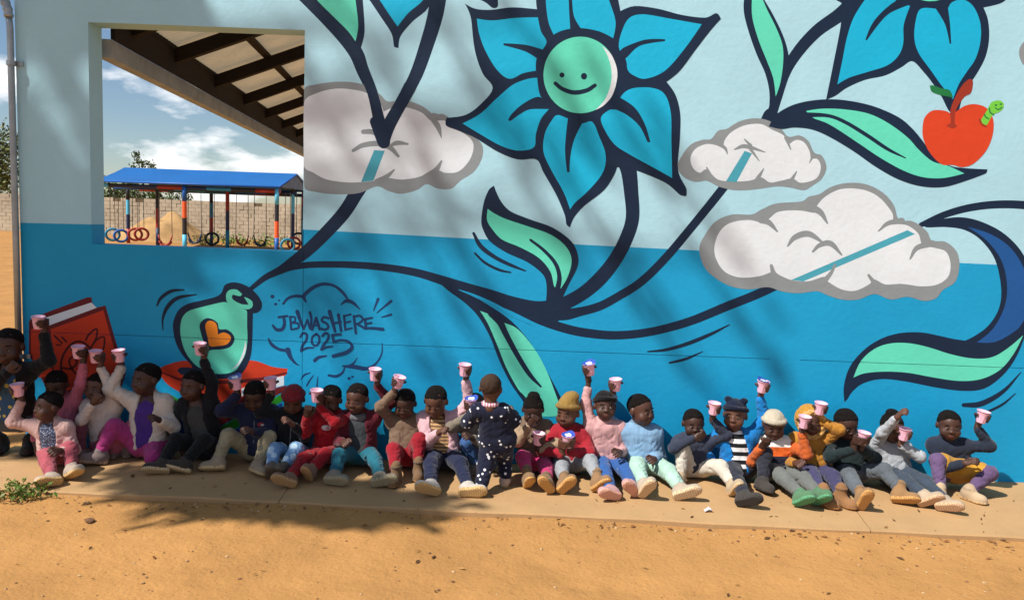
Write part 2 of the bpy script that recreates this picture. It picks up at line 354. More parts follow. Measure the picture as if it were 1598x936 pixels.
# --- clouds
def cloud(grey, white, marks, teal, c):
    b = shape('painted_cloud', P_GREY, grey, c=c); shape('cloud_fill', P_WHITE, white, b, c)
    if teal: shape('vine_band', P_TEAL, teal, b, c, False)
    for s in marks: strokes('curl_mark', P_GREY, [s], b, c)
    return b
cloud([(98, 400), (150, 375), (260, 362), (360, 375), (430, 415), (470, 450), (540, 443), (620, 470), (675, 510), (710, 505), (750, 530), (830, 590), (885, 640), (885, 700), (850, 760), (790, 800), (750, 835), (690, 835), (640, 815), (600, 840), (530, 858), (470, 845), (420, 825), (340, 855), (240, 860), (150, 850), (98, 825)],
      [(98, 455), (150, 415), (240, 393), (330, 400), (380, 415), (430, 450), (450, 495), (500, 475), (560, 478), (620, 500), (660, 535), (720, 535), (770, 570), (830, 610), (848, 650), (830, 710), (780, 760), (720, 765), (695, 755), (660, 762), (600, 785), (530, 795), (470, 788), (430, 795), (400, 802), (300, 808), (200, 795), (140, 765), (98, 735)],
      [W([(660, 520), (690, 560), (706, 610)], (20, 24, 4)), W([(360, 584), (400, 585), (432, 610)], (20, 22, 4)), W([(315, 667), (360, 643), (430, 636), (480, 655), (515, 692)], (14, 22, 24, 22, 12)), W([(468, 652), (510, 633), (557, 638)], (6, 20, 8)),
       W([(420, 805), (460, 785), (497, 752)], (26, 22, 6)), W([(630, 785), (680, 755), (706, 714)], (22, 24, 8)), W([(670, 510), (700, 520), (735, 525)], (20, 22, 10))],
      [(408, 665), (455, 668), (405, 800), (350, 806)], C2)
strokes('painted_vine', P_NAVY, [W([(585, 190), (594, 206), (599, 222)], (16, 22, 20)), W([(622, 168), (606, 198), (599, 224)], (19, 20, 16)), W([(566, 108), (581, 145), (592, 190)], (18, 16, 18)), W([(640, 135), (628, 158), (612, 186)], (20, 19, 19))])
cloud([(20, 740), (40, 690), (80, 640), (130, 620), (170, 615), (200, 580), (240, 570), (290, 540), (350, 525), (410, 530), (470, 560), (510, 605), (560, 600), (600, 625), (625, 675), (660, 690), (680, 740), (660, 790), (620, 820), (580, 842), (520, 830), (460, 825), (390, 835), (320, 842), (260, 840), (200, 825), (150, 800), (100, 805), (50, 785)],
      [(78, 700), (100, 660), (150, 638), (200, 645), (225, 645), (230, 620), (260, 585), (320, 555), (390, 550), (440, 575), (490, 600), (515, 640), (545, 620), (580, 630), (605, 670), (610, 705), (640, 705), (655, 740), (640, 785), (600, 805), (560, 808), (530, 790), (480, 800), (430, 808), (390, 785), (340, 800), (270, 803), (200, 795), (150, 750), (120, 765), (90, 745)],
      [W([(195, 635), (230, 655), (242, 682)], (16, 14, 4)), W([(273, 662), (310, 648), (350, 655), (408, 674)], (6, 18, 16, 4)), W([(345, 662), (382, 712)], (14, 4)), W([(318, 618), (345, 645)], (6, 14)), W([(500, 610), (522, 662)], (16, 5)), W([(605, 720), (622, 688)], (4, 14)), W([(150, 742), (172, 790)], (6, 20)), W([(402, 748), (375, 792)], (5, 20)), W([(548, 760), (525, 798)], (5, 18))],
      [(318, 668), (350, 680), (282, 806), (235, 803)], C4)
cloud([(120, 300), (140, 250), (180, 200), (240, 175), (310, 175), (350, 155), (400, 135), (470, 130), (500, 125), (520, 110), (560, 100), (600, 75), (660, 60), (730, 65), (790, 95), (830, 140), (850, 195), (900, 200), (950, 235), (970, 270), (1020, 275), (1060, 310), (1070, 360), (1055, 420), (1010, 450), (985, 480), (940, 490), (880, 475), (820, 485), (760, 465), (700, 485), (640, 485), (590, 470), (550, 455), (480, 462), (420, 455), (370, 440), (300, 448), (230, 435), (170, 400), (135, 360)],
      [(175, 300), (190, 245), (230, 207), (300, 195), (350, 205), (375, 190), (410, 165), (480, 160), (540, 170), (545, 150), (580, 110), (640, 82), (720, 85), (780, 115), (825, 170), (832, 205), (880, 215), (920, 245), (935, 285), (980, 297), (1020, 310), (1037, 350), (1030, 400), (990, 430), (930, 437), (860, 428), (800, 430), (760, 412), (740, 430), (690, 453), (640, 448), (590, 420), (575, 402), (520, 418), (460, 415), (410, 395), (385, 385), (340, 400), (270, 405), (215, 385), (185, 345)],
      [W([(345, 195), (375, 205), (405, 237)], (24, 20, 6)), W([(505, 140), (560, 165), (588, 207)], (30, 22, 6)), W([(443, 290), (470, 258), (520, 246), (575, 280)], (6, 20, 22, 6)), W([(535, 310), (560, 287), (600, 281), (640, 322)], (8, 16, 20, 6)), W([(775, 235), (810, 207), (860, 198)], (5, 16, 22)), W([(890, 337), (915, 297), (972, 280)], (6, 18, 22)), W([(383, 362), (395, 395), (430, 420)], (12, 20, 26)), W([(616, 358), (600, 390), (570, 425)], (8, 14, 22)), W([(738, 396), (765, 432)], (9, 20))],
      [(880, 232), (908, 246), (500, 419), (455, 414)], C5)
shape('painted_cloud', P_GREY, [(1562, 180), (1535, 215), (1535, 255), (1554, 290), (1600, 310), (1640, 240), (1610, 170)], c=C4)
# --- leaves of the middle
b = shape('painted_leaf', P_NAVY, [(771, 290), (763, 296), (755, 316), (751, 345), (755, 361), (765, 377), (790, 394), (823, 409), (847, 428), (853, 446), (852, 470), (874, 468), (888, 443), (901, 417), (902, 399), (892, 377), (863, 355.5), (826, 342), (797, 330), (783, 316), (775, 301)])
shape('leaf_fill', P_MINT, [(761, 326), (760, 343), (767, 356), (783, 373.5), (812, 386), (841, 402.5), (859, 424), (865, 447), (875, 450), (886, 431.5), (892, 406), (883, 384.5), (859, 366), (823, 353), (790, 342), (773, 334)], b)
strokes('vein', P_NAVY, [W([(828, 374.5), (848, 390), (866, 410), (873, 432), (869, 456)], (4, 5, 6, 7, 9))], b)
strokes('painted_motion_mark', P_NAVY, [W([(739, 364), (750, 384), (772, 401), (797, 413.5), (820, 422.5)], (4, 7, 6, 5, 2))]); strokes('painted_motion_mark', P_NAVY, [W([(741, 395), (757, 410), (779, 421), (797, 425)], (3, 4, 4, 2))])
b = shape('painted_leaf', P_NAVY, [(680, 436), (699, 453), (725, 472), (746.5, 494), (765, 526), (779, 562), (797.5, 599), (815, 624), (830, 648), (888, 648), (877, 624), (866, 602), (848, 569.5), (826.5, 533), (797.5, 500.5), (761, 475), (720, 452), (700, 440)])
shape('leaf_fill', P_MINT, [(749, 485), (761, 504), (775.5, 537), (790, 573), (808, 606), (821, 621), (834, 648), (880, 648), (868, 617), (855.5, 584), (841, 555), (823, 529.5), (804.5, 511), (783, 502), (765, 491)], b)
strokes('vein', P_NAVY, [W([(768, 488), (780, 502), (790, 522), (808, 555), (826.5, 584), (844, 603)], (14, 11, 9, 8, 7, 3))], b)
strokes('painted_gap', P_BLUE, [W([(716, 452), (740, 461), (775, 477), (800, 492), (830, 507)], (1, 4, 5, 4, 1))])
# --- big flower
b = shape('painted_flower', P_NAVY, [(725.5, 6), (741, 14), (765, 16), (800, 12), (838, 15), (838, -10), (860, -50), (905, -80), (945, -50), (963, -5), (968, 18), (990, 10), (1026, 14), (1065, 24), (1101, 28), (1118, 21), (1125, 30), (1109, 48), (1085, 79), (1061, 111), (1040, 128), (1054, 148), (1061.5, 178), (1061, 217), (1058, 265), (1071, 294), (1071, 306), (1061, 304), (1038, 285), (990, 265), (963, 261), (958.5, 273), (943, 296.5), (911, 322), (895.5, 340), (889.5, 355), (884, 350), (881.5, 336), (868, 304), (848, 269), (837, 249), (808.5, 249), (777, 237), (741, 215), (713.5, 203.5), (696, 196), (697, 184), (725.5, 180), (749, 164), (769, 138), (753, 114.5), (741, 79), (735.5, 32), (731.5, 18)])
for pts in ([(137, 75), (200, 82), (290, 72), (378, 70), (390, 125), (412, 165), (395, 200), (372, 235), (370, 280), (320, 290), (265, 312), (215, 275), (170, 200), (145, 130)],
            [(430, -60), (412, -10), (410, 20), (420, 90), (440, 138), (480, 120), (545, 112), (620, 125), (675, 152), (685, 90), (665, 20), (640, -40), (600, -80)],
            [(697, 185), (715, 110), (745, 68), (800, 58), (900, 75), (1025, 97), (960, 190), (880, 280), (800, 312), (750, 295), (732, 275), (725, 235)],
            [(707, 380), (750, 350), (830, 348), (880, 375), (903, 450), (905, 560), (908, 703), (840, 665), (740, 610), (680, 570), (640, 510), (627, 465), (660, 435), (690, 430)],
            [(455, 455), (500, 470), (550, 488), (593, 482), (620, 540), (645, 610), (635, 680), (580, 750), (525, 800), (505, 827), (480, 760), (430, 670), (400, 600), (405, 530), (430, 480)],
            [(80, 488), (150, 450), (220, 385), (280, 335), (340, 312), (375, 308), (380, 350), (390, 383), (425, 428), (390, 470), (370, 530), (362, 582), (300, 595), (230, 575), (150, 530)]):
    shape('petal_fill', P_PETAL, pts, b, C3)
for pts in ([(243, 172), (330, 178), (400, 198), (385, 240), (330, 205), (243, 180)], [(498, -40), (512, -40), (514, 20), (522, 70), (548, 114), (506, 120), (502, 60)], [(880, 156), (800, 158), (715, 190), (695, 215), (722, 233), (780, 182), (880, 164)],
            [(700, 385), (760, 425), (800, 490), (822, 562), (810, 560), (780, 500), (730, 455), (682, 432)], [(498, 460), (557, 480), (522, 550), (506, 620), (503, 680), (493, 678), (485, 600), (490, 520)], [(385, 383), (320, 410), (275, 450), (260, 475), (270, 478), (310, 450), (350, 432), (428, 432)]):
    shape('vein', P_NAVY, pts, b, C3)
shape('flower_face', P_MINT, disc(545, 297, 145, 151), b, C3); shape('face_highlight', P_WHITE, [(632, 183), (670, 220), (692, 290), (675, 370), (640, 415), (605, 435), (645, 390), (668, 320), (665, 260), (650, 215)], b, C3)
shape('eye', P_NAVY, disc(473, 297, 10, 10, 12), b, C3); shape('eye', P_NAVY, disc(560, 302, 12, 13, 12), b, C3)
strokes('smile', P_NAVY, [W([(447, 330), (475, 352), (520, 366), (570, 358), (603, 338)], (15, 16, 18, 17, 15))], b, C3)
# --- right flower with leaves, apple and caterpillar
b = shape('painted_leaf', P_NAVY, [(330, -40), (315, 0), (315, 60), (335, 140), (370, 240), (410, 330), (428, 420), (422, 520), (455, 515), (470, 430), (505, 330), (516, 280), (505, 210), (480, 140), (440, 60), (405, 0), (390, -40)], c=C4)
shape('leaf_fill', P_MINT, [(355, -40), (350, 0), (352, 80), (380, 180), (420, 280), (445, 350), (455, 428), (475, 370), (488, 280), (485, 200), (455, 120), (420, 50), (398, 0), (380, -40)], b, C4)
b = shape('painted_flower', P_NAVY, [(700, -40), (722, 0), (748, 20), (745, 95), (735, 160), (715, 260), (695, 360), (678, 442), (720, 425), (770, 390), (850, 355), (940, 335), (1010, 300), (1060, 272), (1110, 320), (1150, 370), (1190, 430), (1225, 495), (1265, 500), (1280, 440), (1310, 380), (1350, 320), (1385, 250), (1400, 170), (1395, 90), (1375, 35), (1440, 20), (1475, 0), (1500, -40)], c=C4)
shape('petal_fill', P_PETAL, [(880, -40), (850, 0), (800, 80), (770, 170), (750, 270), (728, 375), (780, 345), (860, 320), (950, 290), (1000, 245), (1020, 190), (1022, 110), (1050, 28), (980, 0), (940, -40)], b, C4)
shape('petal_fill', P_PETAL, [(1095, 42), (1165, 40), (1210, 45), (1235, 12), (1285, 0), (1330, 30), (1360, 100), (1362, 180), (1340, 260), (1300, 320), (1265, 375), (1240, 440), (1190, 380), (1140, 310), (1090, 240), (1070, 180), (1072, 110)], b, C4)
shape('vein', P_NAVY, [(1000, 0), (1040, 25), (960, 60), (910, 110), (860, 178), (852, 178), (880, 110), (930, 50)], b, C4); shape('vein', P_NAVY, [(1160, 35), (1218, 38), (1227, 110), (1232, 195), (1225, 195), (1205, 110)], b, C4)
shape('flower_face', P_MINT, disc(1140, -150, 150, 157), b, C4)
b = shape('painted_leaf', P_NAVY, [(425, 560), (455, 510), (520, 470), (600, 448), (700, 440), (800, 450), (900, 475), (1000, 520), (1060, 570), (1110, 630), (1160, 700), (1230, 735), (1300, 745), (1392, 750), (1385, 768), (1300, 800), (1200, 828), (1100, 825), (1000, 795), (900, 740), (800, 670), (700, 610), (620, 575), (540, 565), (480, 572)], c=C4)
shape('leaf_fill', P_MINT, [(590, 492), (660, 482), (760, 485), (870, 505), (960, 550), (1040, 610), (1090, 665), (1150, 715), (1220, 735), (1290, 768), (1200, 788), (1110, 785), (1020, 755), (920, 700), (830, 640), (740, 580), (680, 545), (620, 522)], b, C4)
strokes('vein', P_NAVY, [W([(560, 510), (680, 512), (760, 540), (860, 600), (950, 660), (1030, 700)], (26, 16, 16, 17, 15, 5))], b, C4)
b = shape('painted_apple', P_APPLE, [(1105, 570), (1115, 520), (1150, 490), (1200, 490), (1240, 502), (1290, 470), (1340, 462), (1390, 480), (1418, 530), (1415, 600), (1385, 670), (1330, 725), (1280, 740), (1240, 730), (1190, 728), (1140, 680), (1110, 620)], c=C4)
shape('stalk', P_STALK, [(1228, 490), (1250, 430), (1280, 380), (1310, 352), (1328, 360), (1320, 410), (1290, 430), (1262, 470), (1250, 505), (1248, 545), (1260, 560), (1235, 570), (1210, 556), (1230, 542)], b, C4)
shape('apple_leaf', P_GREEN, [(1138, 380), (1150, 378), (1190, 392), (1225, 400), (1240, 432), (1225, 430), (1180, 420), (1145, 405)], b, C4)
w = shape('caterpillar', P_WORM, [(1362, 535), (1390, 490), (1410, 455), (1440, 445), (1462, 455), (1462, 480), (1440, 498), (1415, 510), (1390, 553), (1370, 548)], b, C4)
strokes('caterpillar_line', P_GREEN, [W([(1400, 480), (1406, 500), (1420, 508)], 6)], b, C4); strokes('caterpillar_line', P_GREEN, [W([(1378, 506), (1386, 520), (1398, 526)], 6)], b, C4); strokes('caterpillar_line', P_STALK, [W([(1358, 530), (1368, 550), (1386, 560)], 9)], b, C4)
strokes('caterpillar_face', P_GREEN, [W([(1428, 466), (1432, 466)], 7), W([(1450, 462), (1454, 462)], 7), W([(1428, 478), (1440, 486), (1456, 476)], 5)], b, C4)
# --- jar-shaped bud with a heart, standing on a pile of books
b = shape('painted_book', P_RED, [(245, 576), (283, 563), (392, 562), (425, 572), (449, 575), (445, 586), (378, 640), (345, 650), (300, 622), (262, 600)]); strokes('cover_line', P_DRED, [W([(250, 580), (290, 594), (340, 596), (400, 592), (447, 582)], (2, 5, 6, 5, 3))], b)
shape('pages', P_WHITE, [(443, 586), (443, 601), (377, 618), (377, 606), (412, 593)], b, smooth=False); shape('book_cover', P_DRED, [(448, 601), (440, 612), (345, 664), (300, 634), (345, 652), (378, 619), (443, 602)], b, smooth=False)
shape('painted_book', P_BGREEN, [(264, 614), (300, 635), (345, 665), (440, 614), (440, 626), (345, 682), (292, 648), (265, 636)], smooth=False); shape('painted_book', P_BBLUE, [(266, 638), (292, 650), (345, 684), (440, 628), (445, 692), (266, 692)], smooth=False)
b = shape('painted_jar', P_NAVY, [(478, 140), (500, 92), (560, 78), (630, 100), (680, 140), (715, 190), (715, 235), (690, 258), (665, 262), (663, 330), (660, 440), (650, 520), (620, 590), (580, 630), (500, 650), (420, 645), (300, 642), (235, 622), (215, 600), (240, 582), (305, 585), (295, 565), (240, 500), (205, 430), (190, 350), (195, 300), (225, 240), (280, 205), (360, 185), (440, 165)], c=C7)
shape('jar_fill', P_MINT, [(500, 195), (540, 215), (620, 240), (630, 255), (630, 330), (632, 420), (620, 500), (590, 560), (560, 600), (500, 620), (420, 615), (340, 580), (290, 530), (255, 470), (235, 390), (235, 330), (250, 280), (290, 245), (380, 220), (440, 205)], b, C7)
shape('jar_neck', P_MINT, [(505, 165), (510, 140), (530, 122), (570, 122), (600, 148), (588, 160), (545, 150), (540, 170), (560, 190), (600, 208), (640, 210), (612, 165), (640, 175), (662, 195), (660, 225), (630, 238), (560, 222), (515, 200)], b, C7)
shape('jar_highlight', P_WHITE, [(620, 425), (625, 470), (605, 530), (575, 575), (540, 595), (580, 550), (605, 490)], b, C7)
shape('heart_outline', P_NAVY, [(348, 345), (355, 315), (385, 292), (420, 295), (455, 320), (465, 355), (510, 358), (545, 385), (555, 420), (530, 460), (480, 475), (425, 478), (395, 488), (385, 460), (365, 410)], b, C7)
shape('heart', P_ORANGE, [(382, 340), (395, 310), (425, 308), (450, 330), (457, 388), (490, 375), (525, 390), (533, 415), (510, 445), (460, 455), (410, 455), (395, 400)], b, C7)
strokes('painted_motion_mark', P_NAVY, [W([(95, 215), (120, 170), (180, 130), (255, 122)], (10, 20, 20, 8))], c=C7); strokes('painted_motion_mark', P_NAVY, [W([(130, 360), (130, 290), (160, 220), (220, 170), (330, 150)], (5, 14, 24, 22, 6))], c=C7)
# --- red book leaning at the left
b = shape('painted_book', P_DRED, [(192, 345), (300, 290), (580, 186), (608, 187), (612, 222), (640, 255), (700, 240), (760, 450), (835, 690), (800, 800), (330, 830), (230, 640), (192, 560)], c=C8, smooth=False)
shape('pages', P_WHITE, [(300, 322), (606, 221), (642, 256), (318, 376)], b, C8, False); shape('book_cover', P_RED, [(335, 398), (686, 272), (800, 680), (760, 790), (370, 800)], b, C8, False); shape('book_spine', P_RED, [(205, 400), (300, 345), (318, 390), (350, 700), (260, 720), (205, 560)], b, C8, False)
strokes('cover_drawing', P_MAROON, [W([(420, 760), (405, 640), (420, 570), (460, 510), (510, 480), (560, 490), (605, 530)], 15), W([(420, 655), (470, 660), (510, 620), (480, 580), (460, 620), (500, 690), (560, 700)], 13), W([(570, 470), (590, 432), (640, 395), (640, 450), (610, 510)], 12), W([(600, 525), (640, 470), (690, 450), (685, 530), (640, 545), (600, 530)], 12)], b, C8)
strokes('cover_ray', P_MAROON, [W([(360, 440), (410, 490)], 12)], b, C8); strokes('cover_ray', P_MAROON, [W([(412, 450), (440, 482)], 12)], b, C8); strokes('cover_ray', P_MAROON, [W([(375, 500), (402, 505)], 10)], b, C8)
# --- signature cloud and lettering
S7 = lambda n, *l: strokes(n, P_INK, list(l), c=C7)
S7('cloud_line', W([(845, 205), (870, 175), (910, 160), (958, 162)], (14, 16, 18, 20)), W([(980, 195), (968, 160), (1000, 125), (1040, 100), (1090, 88), (1150, 100), (1200, 140), (1232, 185)], (10, 22, 24, 22, 20, 16, 18, 10)), W([(1188, 210), (1220, 188), (1260, 200), (1300, 238)], (8, 22, 20, 6)))
S7('painted_dot', W([(779, 162), (782, 162)], 22)); S7('painted_dot', W([(799, 207), (801, 207)], 17)); S7('painted_dot', W([(819, 185), (821, 185)], 11))
S7('painted_ray', W([(1408, 178), (1382, 245)], (18, 8))); S7('painted_ray', W([(1485, 190), (1402, 258)], (18, 7))); S7('painted_ray', W([(1485, 270), (1430, 285)], (16, 8)))
S7('cloud_line', W([(757, 410), (775, 445), (820, 475), (880, 485)], (8, 20, 18, 22)), W([(872, 480), (890, 525), (920, 560), (942, 570)], (34, 22, 12, 3)))
S7('cloud_line', W([(1432, 440), (1430, 500), (1395, 560), (1340, 590), (1270, 580), (1200, 575)], (6, 10, 14, 22, 26, 12)), W([(1285, 525), (1265, 555), (1240, 575)], (4, 12, 20)), W([(1210, 585), (1195, 615), (1160, 635), (1115, 630)], (10, 14, 18, 14)))
S7('painted_dot', W([(1234, 648), (1237, 648)], 18)); S7('painted_dot', W([(1254, 638), (1257, 638)], 13))
S7('painted_dash', W([(1032, 542), (1055, 524), (1100, 515)], (22, 20, 12)))
S7('painted_ray', W([(950, 655), (970, 628), (1005, 615)], (5, 12, 6))); S7('painted_ray', W([(985, 690), (1005, 655), (1025, 630)], (10, 10, 5))); S7('painted_ray', W([(1045, 695), (1050, 640)], (10, 6)))
for ch in ([W([(818, 285), (868, 278)], 15), W([(848, 285), (852, 325), (838, 356), (805, 358), (783, 334)], (17, 20, 22, 20, 14))],
           [W([(886, 282), (892, 356)], 14), W([(882, 284), (912, 284), (914, 308), (892, 318)], 12), W([(892, 318), (932, 322), (934, 348), (895, 358)], 13)],
           [W([(928, 252), (946, 305), (966, 355)], (24, 20, 14)), W([(966, 355), (988, 300)], 13), W([(988, 300), (1004, 354)], 13), W([(1004, 354), (1012, 300), (1003, 256)], (13, 14, 16))],
           [W([(1016, 358), (1040, 288)], 15), W([(1040, 288), (1060, 356)], 15), W([(1022, 334), (1058, 330)], 11)],
           [W([(1112, 290), (1085, 284), (1074, 306), (1102, 322), (1112, 344), (1092, 358), (1068, 352)], 14)],
           [W([(1120, 252), (1136, 310), (1152, 368)], (24, 20, 16)), W([(1172, 270), (1180, 318), (1188, 366)], (18, 16, 15)), W([(1142, 322), (1186, 312)], 13)],
           [W([(1206, 276), (1214, 360)], 15), W([(1206, 278), (1246, 268)], 12), W([(1210, 318), (1244, 310)], 12), W([(1214, 358), (1252, 350)], 12)],
           [W([(1264, 278), (1276, 380)], 15), W([(1262, 282), (1300, 276), (1316, 298), (1298, 318), (1270, 326)], 13), W([(1282, 324), (1332, 352)], 14)],
           [W([(1330, 296), (1336, 352)], 15), W([(1330, 296), (1372, 288)], 12), W([(1332, 324), (1368, 318)], 12), W([(1326, 350), (1380, 350), (1436, 356)], (14, 16, 20))],
           [W([(946, 402), (962, 380), (984, 388), (982, 420), (960, 452), (952, 484)], (14, 15, 16, 16, 16, 18)), W([(952, 484), (985, 468), (1026, 466)], (14, 14, 9))],
           [W([(1042, 384), (1018, 402), (1016, 438), (1036, 454), (1056, 436), (1058, 402), (1042, 384)], 14)],
           [W([(1076, 396), (1096, 378), (1114, 392), (1104, 424), (1082, 450), (1070, 476)], 14), W([(1070, 476), (1100, 462), (1136, 458)], (13, 13, 9))],
           [W([(1184, 386), (1136, 390)], 15), W([(1136, 390), (1144, 430)], 15), W([(1144, 430), (1190, 420), (1236, 432), (1252, 464), (1216, 494), (1140, 515)], (12, 13, 15, 18, 22, 18))]):
    S7('painted_letter', *ch)
# ------------------------------------------------------------------ veranda roof behind the window
rng = random.Random(7)
GALV = mat('galvanised_metal', (150, 156, 158), .45, .15, 9, .1, 40, .5); GALV.node_tree.nodes['Principled BSDF'].inputs['Metallic'].default_value = .7
TIMBER = mat('dark_timber', (34, 27, 23), .8, .25, 4, .3, 30, .2, stretch=(1, 1, 8)); FASCIA = mat('grey_fascia', (150, 156, 160), .8, .2, 5, .2, 30)
SHEET = mat('corrugated_sheet', (192, 194, 190), .6, .25, 3, .1, 40, .3)
_t = SHEET.node_tree; _tr = _t.nodes.new('ShaderNodeBsdfTranslucent'); _tr.inputs[0].default_value = (.62, .52, .36, 1); _mx = _t.nodes.new('ShaderNodeMixShader'); _mx.inputs[0].default_value = .15      # fibreglass sheeting lets some sun through
_t.links.new(_t.nodes['Principled BSDF'].outputs[0], _mx.inputs[1]); _t.links.new(_tr.outputs[0], _mx.inputs[2]); _t.links.new(_mx.outputs[0], _t.nodes['Material Output'].inputs[0])
A = Vector((-2.845, .25, 2.62)); B = Vector((-3.93, 9.62, 2.62)); ed = (B - A).normalized(); up = Vector((0, 0, 1)); ur = Vector((ed.y, -ed.x, 0)).normalized()
if ur.x < 0: ur = -ur
roof = tag(empty('veranda_roof', A), 'corrugated veranda roof on dark rafters, seen from below through the window', 'roof', kind='thing')
E0 = A - ed * .02; LEN = 15.; PIT = R(22); s1 = (ur * math.cos(PIT) + up * math.sin(PIT)); s2 = (ur * math.cos(R(4)) + up * math.sin(R(4))); N1 = s1.cross(ed)
if N1.z < 0: N1 = -N1
HALF = 1.35
m = MB(); m.box((0, 0, 0), (.09, LEN, .12), M=Matrix.Translation(E0) @ Matrix(((ur.x, ed.x, 0), (ur.y, ed.y, 0), (0, 0, 1))).to_4x4()); m.build('eave_beam', FASCIA, roof)
def bar(p, q, w, h, upv):
    d = (q - p); n = d.length; d = d / n; sd = d.cross(upv).normalized(); uv = sd.cross(d); k = MB()
    k.box((-w / 2, 0, 0), (w / 2, n, h), M=Matrix.Translation(p) @ Matrix(((sd.x, d.x, uv.x), (sd.y, d.y, uv.y), (sd.z, d.z, uv.z))).to_4x4()); return k
m = MB(); m.box((.09, 0, .121), (.12, LEN, .35), M=Matrix.Translation(E0) @ Matrix(((ur.x, ed.x, 0), (ur.y, ed.y, 0), (0, 0, 1))).to_4x4()); m.build('fascia_board', TIMBER, roof)
k = 0; y = .35
while y < LEN:
    p = E0 + ed * y + up * .12 + ur * .05; kn = p + s1 * HALF
    rf = bar(p + up * .06, kn + up * .06, .075, .11, N1); r2 = bar(kn + up * .06 + ur * .002, kn + up * .06 + s2 * 3.5, .06, .10, up); rf.add(r2.v, r2.f); rf.build('rafter', TIMBER, roof); y += 1.3 if k else 1.0; k += 1
for d in (.05, .62, 1.34):
    p = E0 + up * .29 + ur * .05 + s1 * d; bar(p, p + ed * LEN, .06, .05, N1).build('purlin', TIMBER, roof)
for d in (.7, 1.6, 2.5):
    p = E0 + up * .30 + ur * .05 + s1 * HALF + s2 * d; bar(p, p + ed * LEN, .06, .05, up).build('purlin', TIMBER, roof)
vs = []; fs = []; n = int(LEN / .019)
for i in range(n + 1):
    w = .009 * math.sin(i * .019 / .076 * 2 * math.pi)
    base = E0 + ed * (i * .019) + up * .345 + ur * .05
    for q in (base - s1 * .12 + N1 * w, base + s1 * HALF + N1 * w, base + s1 * HALF + s2 * 3.5 + up * w): vs.append(q); 
for i in range(n):
    for q in (0, 1): fs.append((i * 3 + q, i * 3 + q + 1, i * 3 + q + 4, i * 3 + q + 3))
m = MB(); m.add(vs, fs); m.build('roof_sheet', SHEET, roof, True)

# ------------------------------------------------------------------ downpipe at the wall end
dp = tag(empty('downpipe', (WL - .012, -.03, .3)), 'grey metal downpipe running up the end of the mural wall', 'pipe', kind='thing')
m = MB(); m.tube([(WL - .012, -.03, .25), (WL - .012, -.03, 1.4), (WL - .014, -.03, 2.74), (WL - .02, -.03, 2.80)], .020, 12); m.build('pipe', GALV, dp, True)
m = MB(); pts = []; rd = []
for i in range(25):
    a = i / 24 * R(75); pts.append((WL - .02 - .22 * (1 - math.cos(a)), -.03, 2.80 + .22 * math.sin(a))); rd.append(.027 + .003 * math.sin(i * 1.9))
m.tube(pts, rd, 12); m.build('elbow', GALV, dp, True)
for z in (.6, 2.5):
    m = MB(); m.tube([(WL - .013, -.03, z), (WL - .013, -.03, z + .03)], .028, 12); m.box((WL - .02, -.012, z), (WL + .05, -.004, z + .03)); m.build('bracket', GALV, dp)

# ------------------------------------------------------------------ swing shelter
BLUE_F = mat('blue_canvas', (10, 86, 150), .55, .10, .8, .15, 12, .3); NET = mat('grey_netting', (112, 124, 138), .9, .2, 3, .2, 40)
PC = {k: mat('post_' + k, v, .5, .1, 4, .05, 30, .4) for k, v in dict(blue=(24, 84, 160), sky=(84, 178, 214), black=(36, 36, 40), orange=(232, 90, 40), red=(150, 44, 36), navy=(28, 42, 78), teal=(40, 124, 158)).items()}
PK = list(PC); PM = [PC[k] for k in PK]
YF, YM, YB = 25., 27.3, 29.6
zE = at_y(435, 292, YF).z; zR = at_y(465, 272, YM).z; xR = at_y(437, 293, YF).x; xL = at_y(193, 256, YM).x; GZ0 = -.05
sh = tag(empty('swing_shelter', ((xL + xR) / 2, YM, GZ0)), 'blue canvas gable shelter on posts with painted colour bands, beyond the window', 'shelter', kind='thing')
def sheet(quads, th, name, m_, parent):
    k = MB()
    for q in quads:
        q = [Vector(p) for p in q]; nn = (q[1] - q[0]).cross(q[-1] - q[0]).normalized() * th
        n_ = len(q); vs = q + [p - nn for p in q]; fs = [tuple(range(n_)), tuple(range(n_, 2 * n_))[::-1]] + [(i, i + n_, (i + 1) % n_ + n_, (i + 1) % n_) for i in range(n_)]; k.add(vs, fs)
    return k.build(name, m_, parent)
nseg = 6
def canopy(ye, name):
    qs = []
    for i in range(nseg):
        for j in range(4):
            def P(a, b):
                x = xL + (xR - xL) * a; sag = .05 * math.sin(a * nseg * math.pi) ** 2 * math.sin(b * math.pi) + .05 * math.sin(b * math.pi)
                return (x, YM + (ye - YM) * b, zR + (zE - zR) * b - sag)
            a0, a1, b0, b1 = i / nseg, (i + 1) / nseg, j / 4, (j + 1) / 4; qs.append([P(a0, b0), P(a0, b1), P(a1, b1), P(a1, b0)])
    return sheet(qs, .02, name, BLUE_F, sh)
canopy(YF - .15, 'canopy'); canopy(YB + .15, 'canopy')
sheet([[(xR - .03, YF, zE), (xR - .03, YB, zE), (xR - .03, YM, zR)]], .01, 'gable_net', NET, sh)
for ye in (YF - .15, YB + .15):
    m = MB(); m.tube([(xL, ye, zE - .02), (xR, ye, zE - .02)], .04, 8); m.build('edge_pipe', PC['blue'], sh, True)
m = MB(); m.tube([(xR, YF - .15, zE - .02), (xR, YM, zR - .02), (xR, YB + .15, zE - .02)], .04, 8); m.build('edge_pipe', PC['blue'], sh, True)
def banded(p, q, r, cols, name):
    k = MB(); p, q = Vector(p), Vector(q); n = len(cols)
    for i, c in enumerate(cols): k.tube([p.lerp(q, i / n), p.lerp(q, (i + 1) / n)], r, 10, PK.index(c), cap=i in (0, n - 1))
    return k.build(name, PM, sh, True)
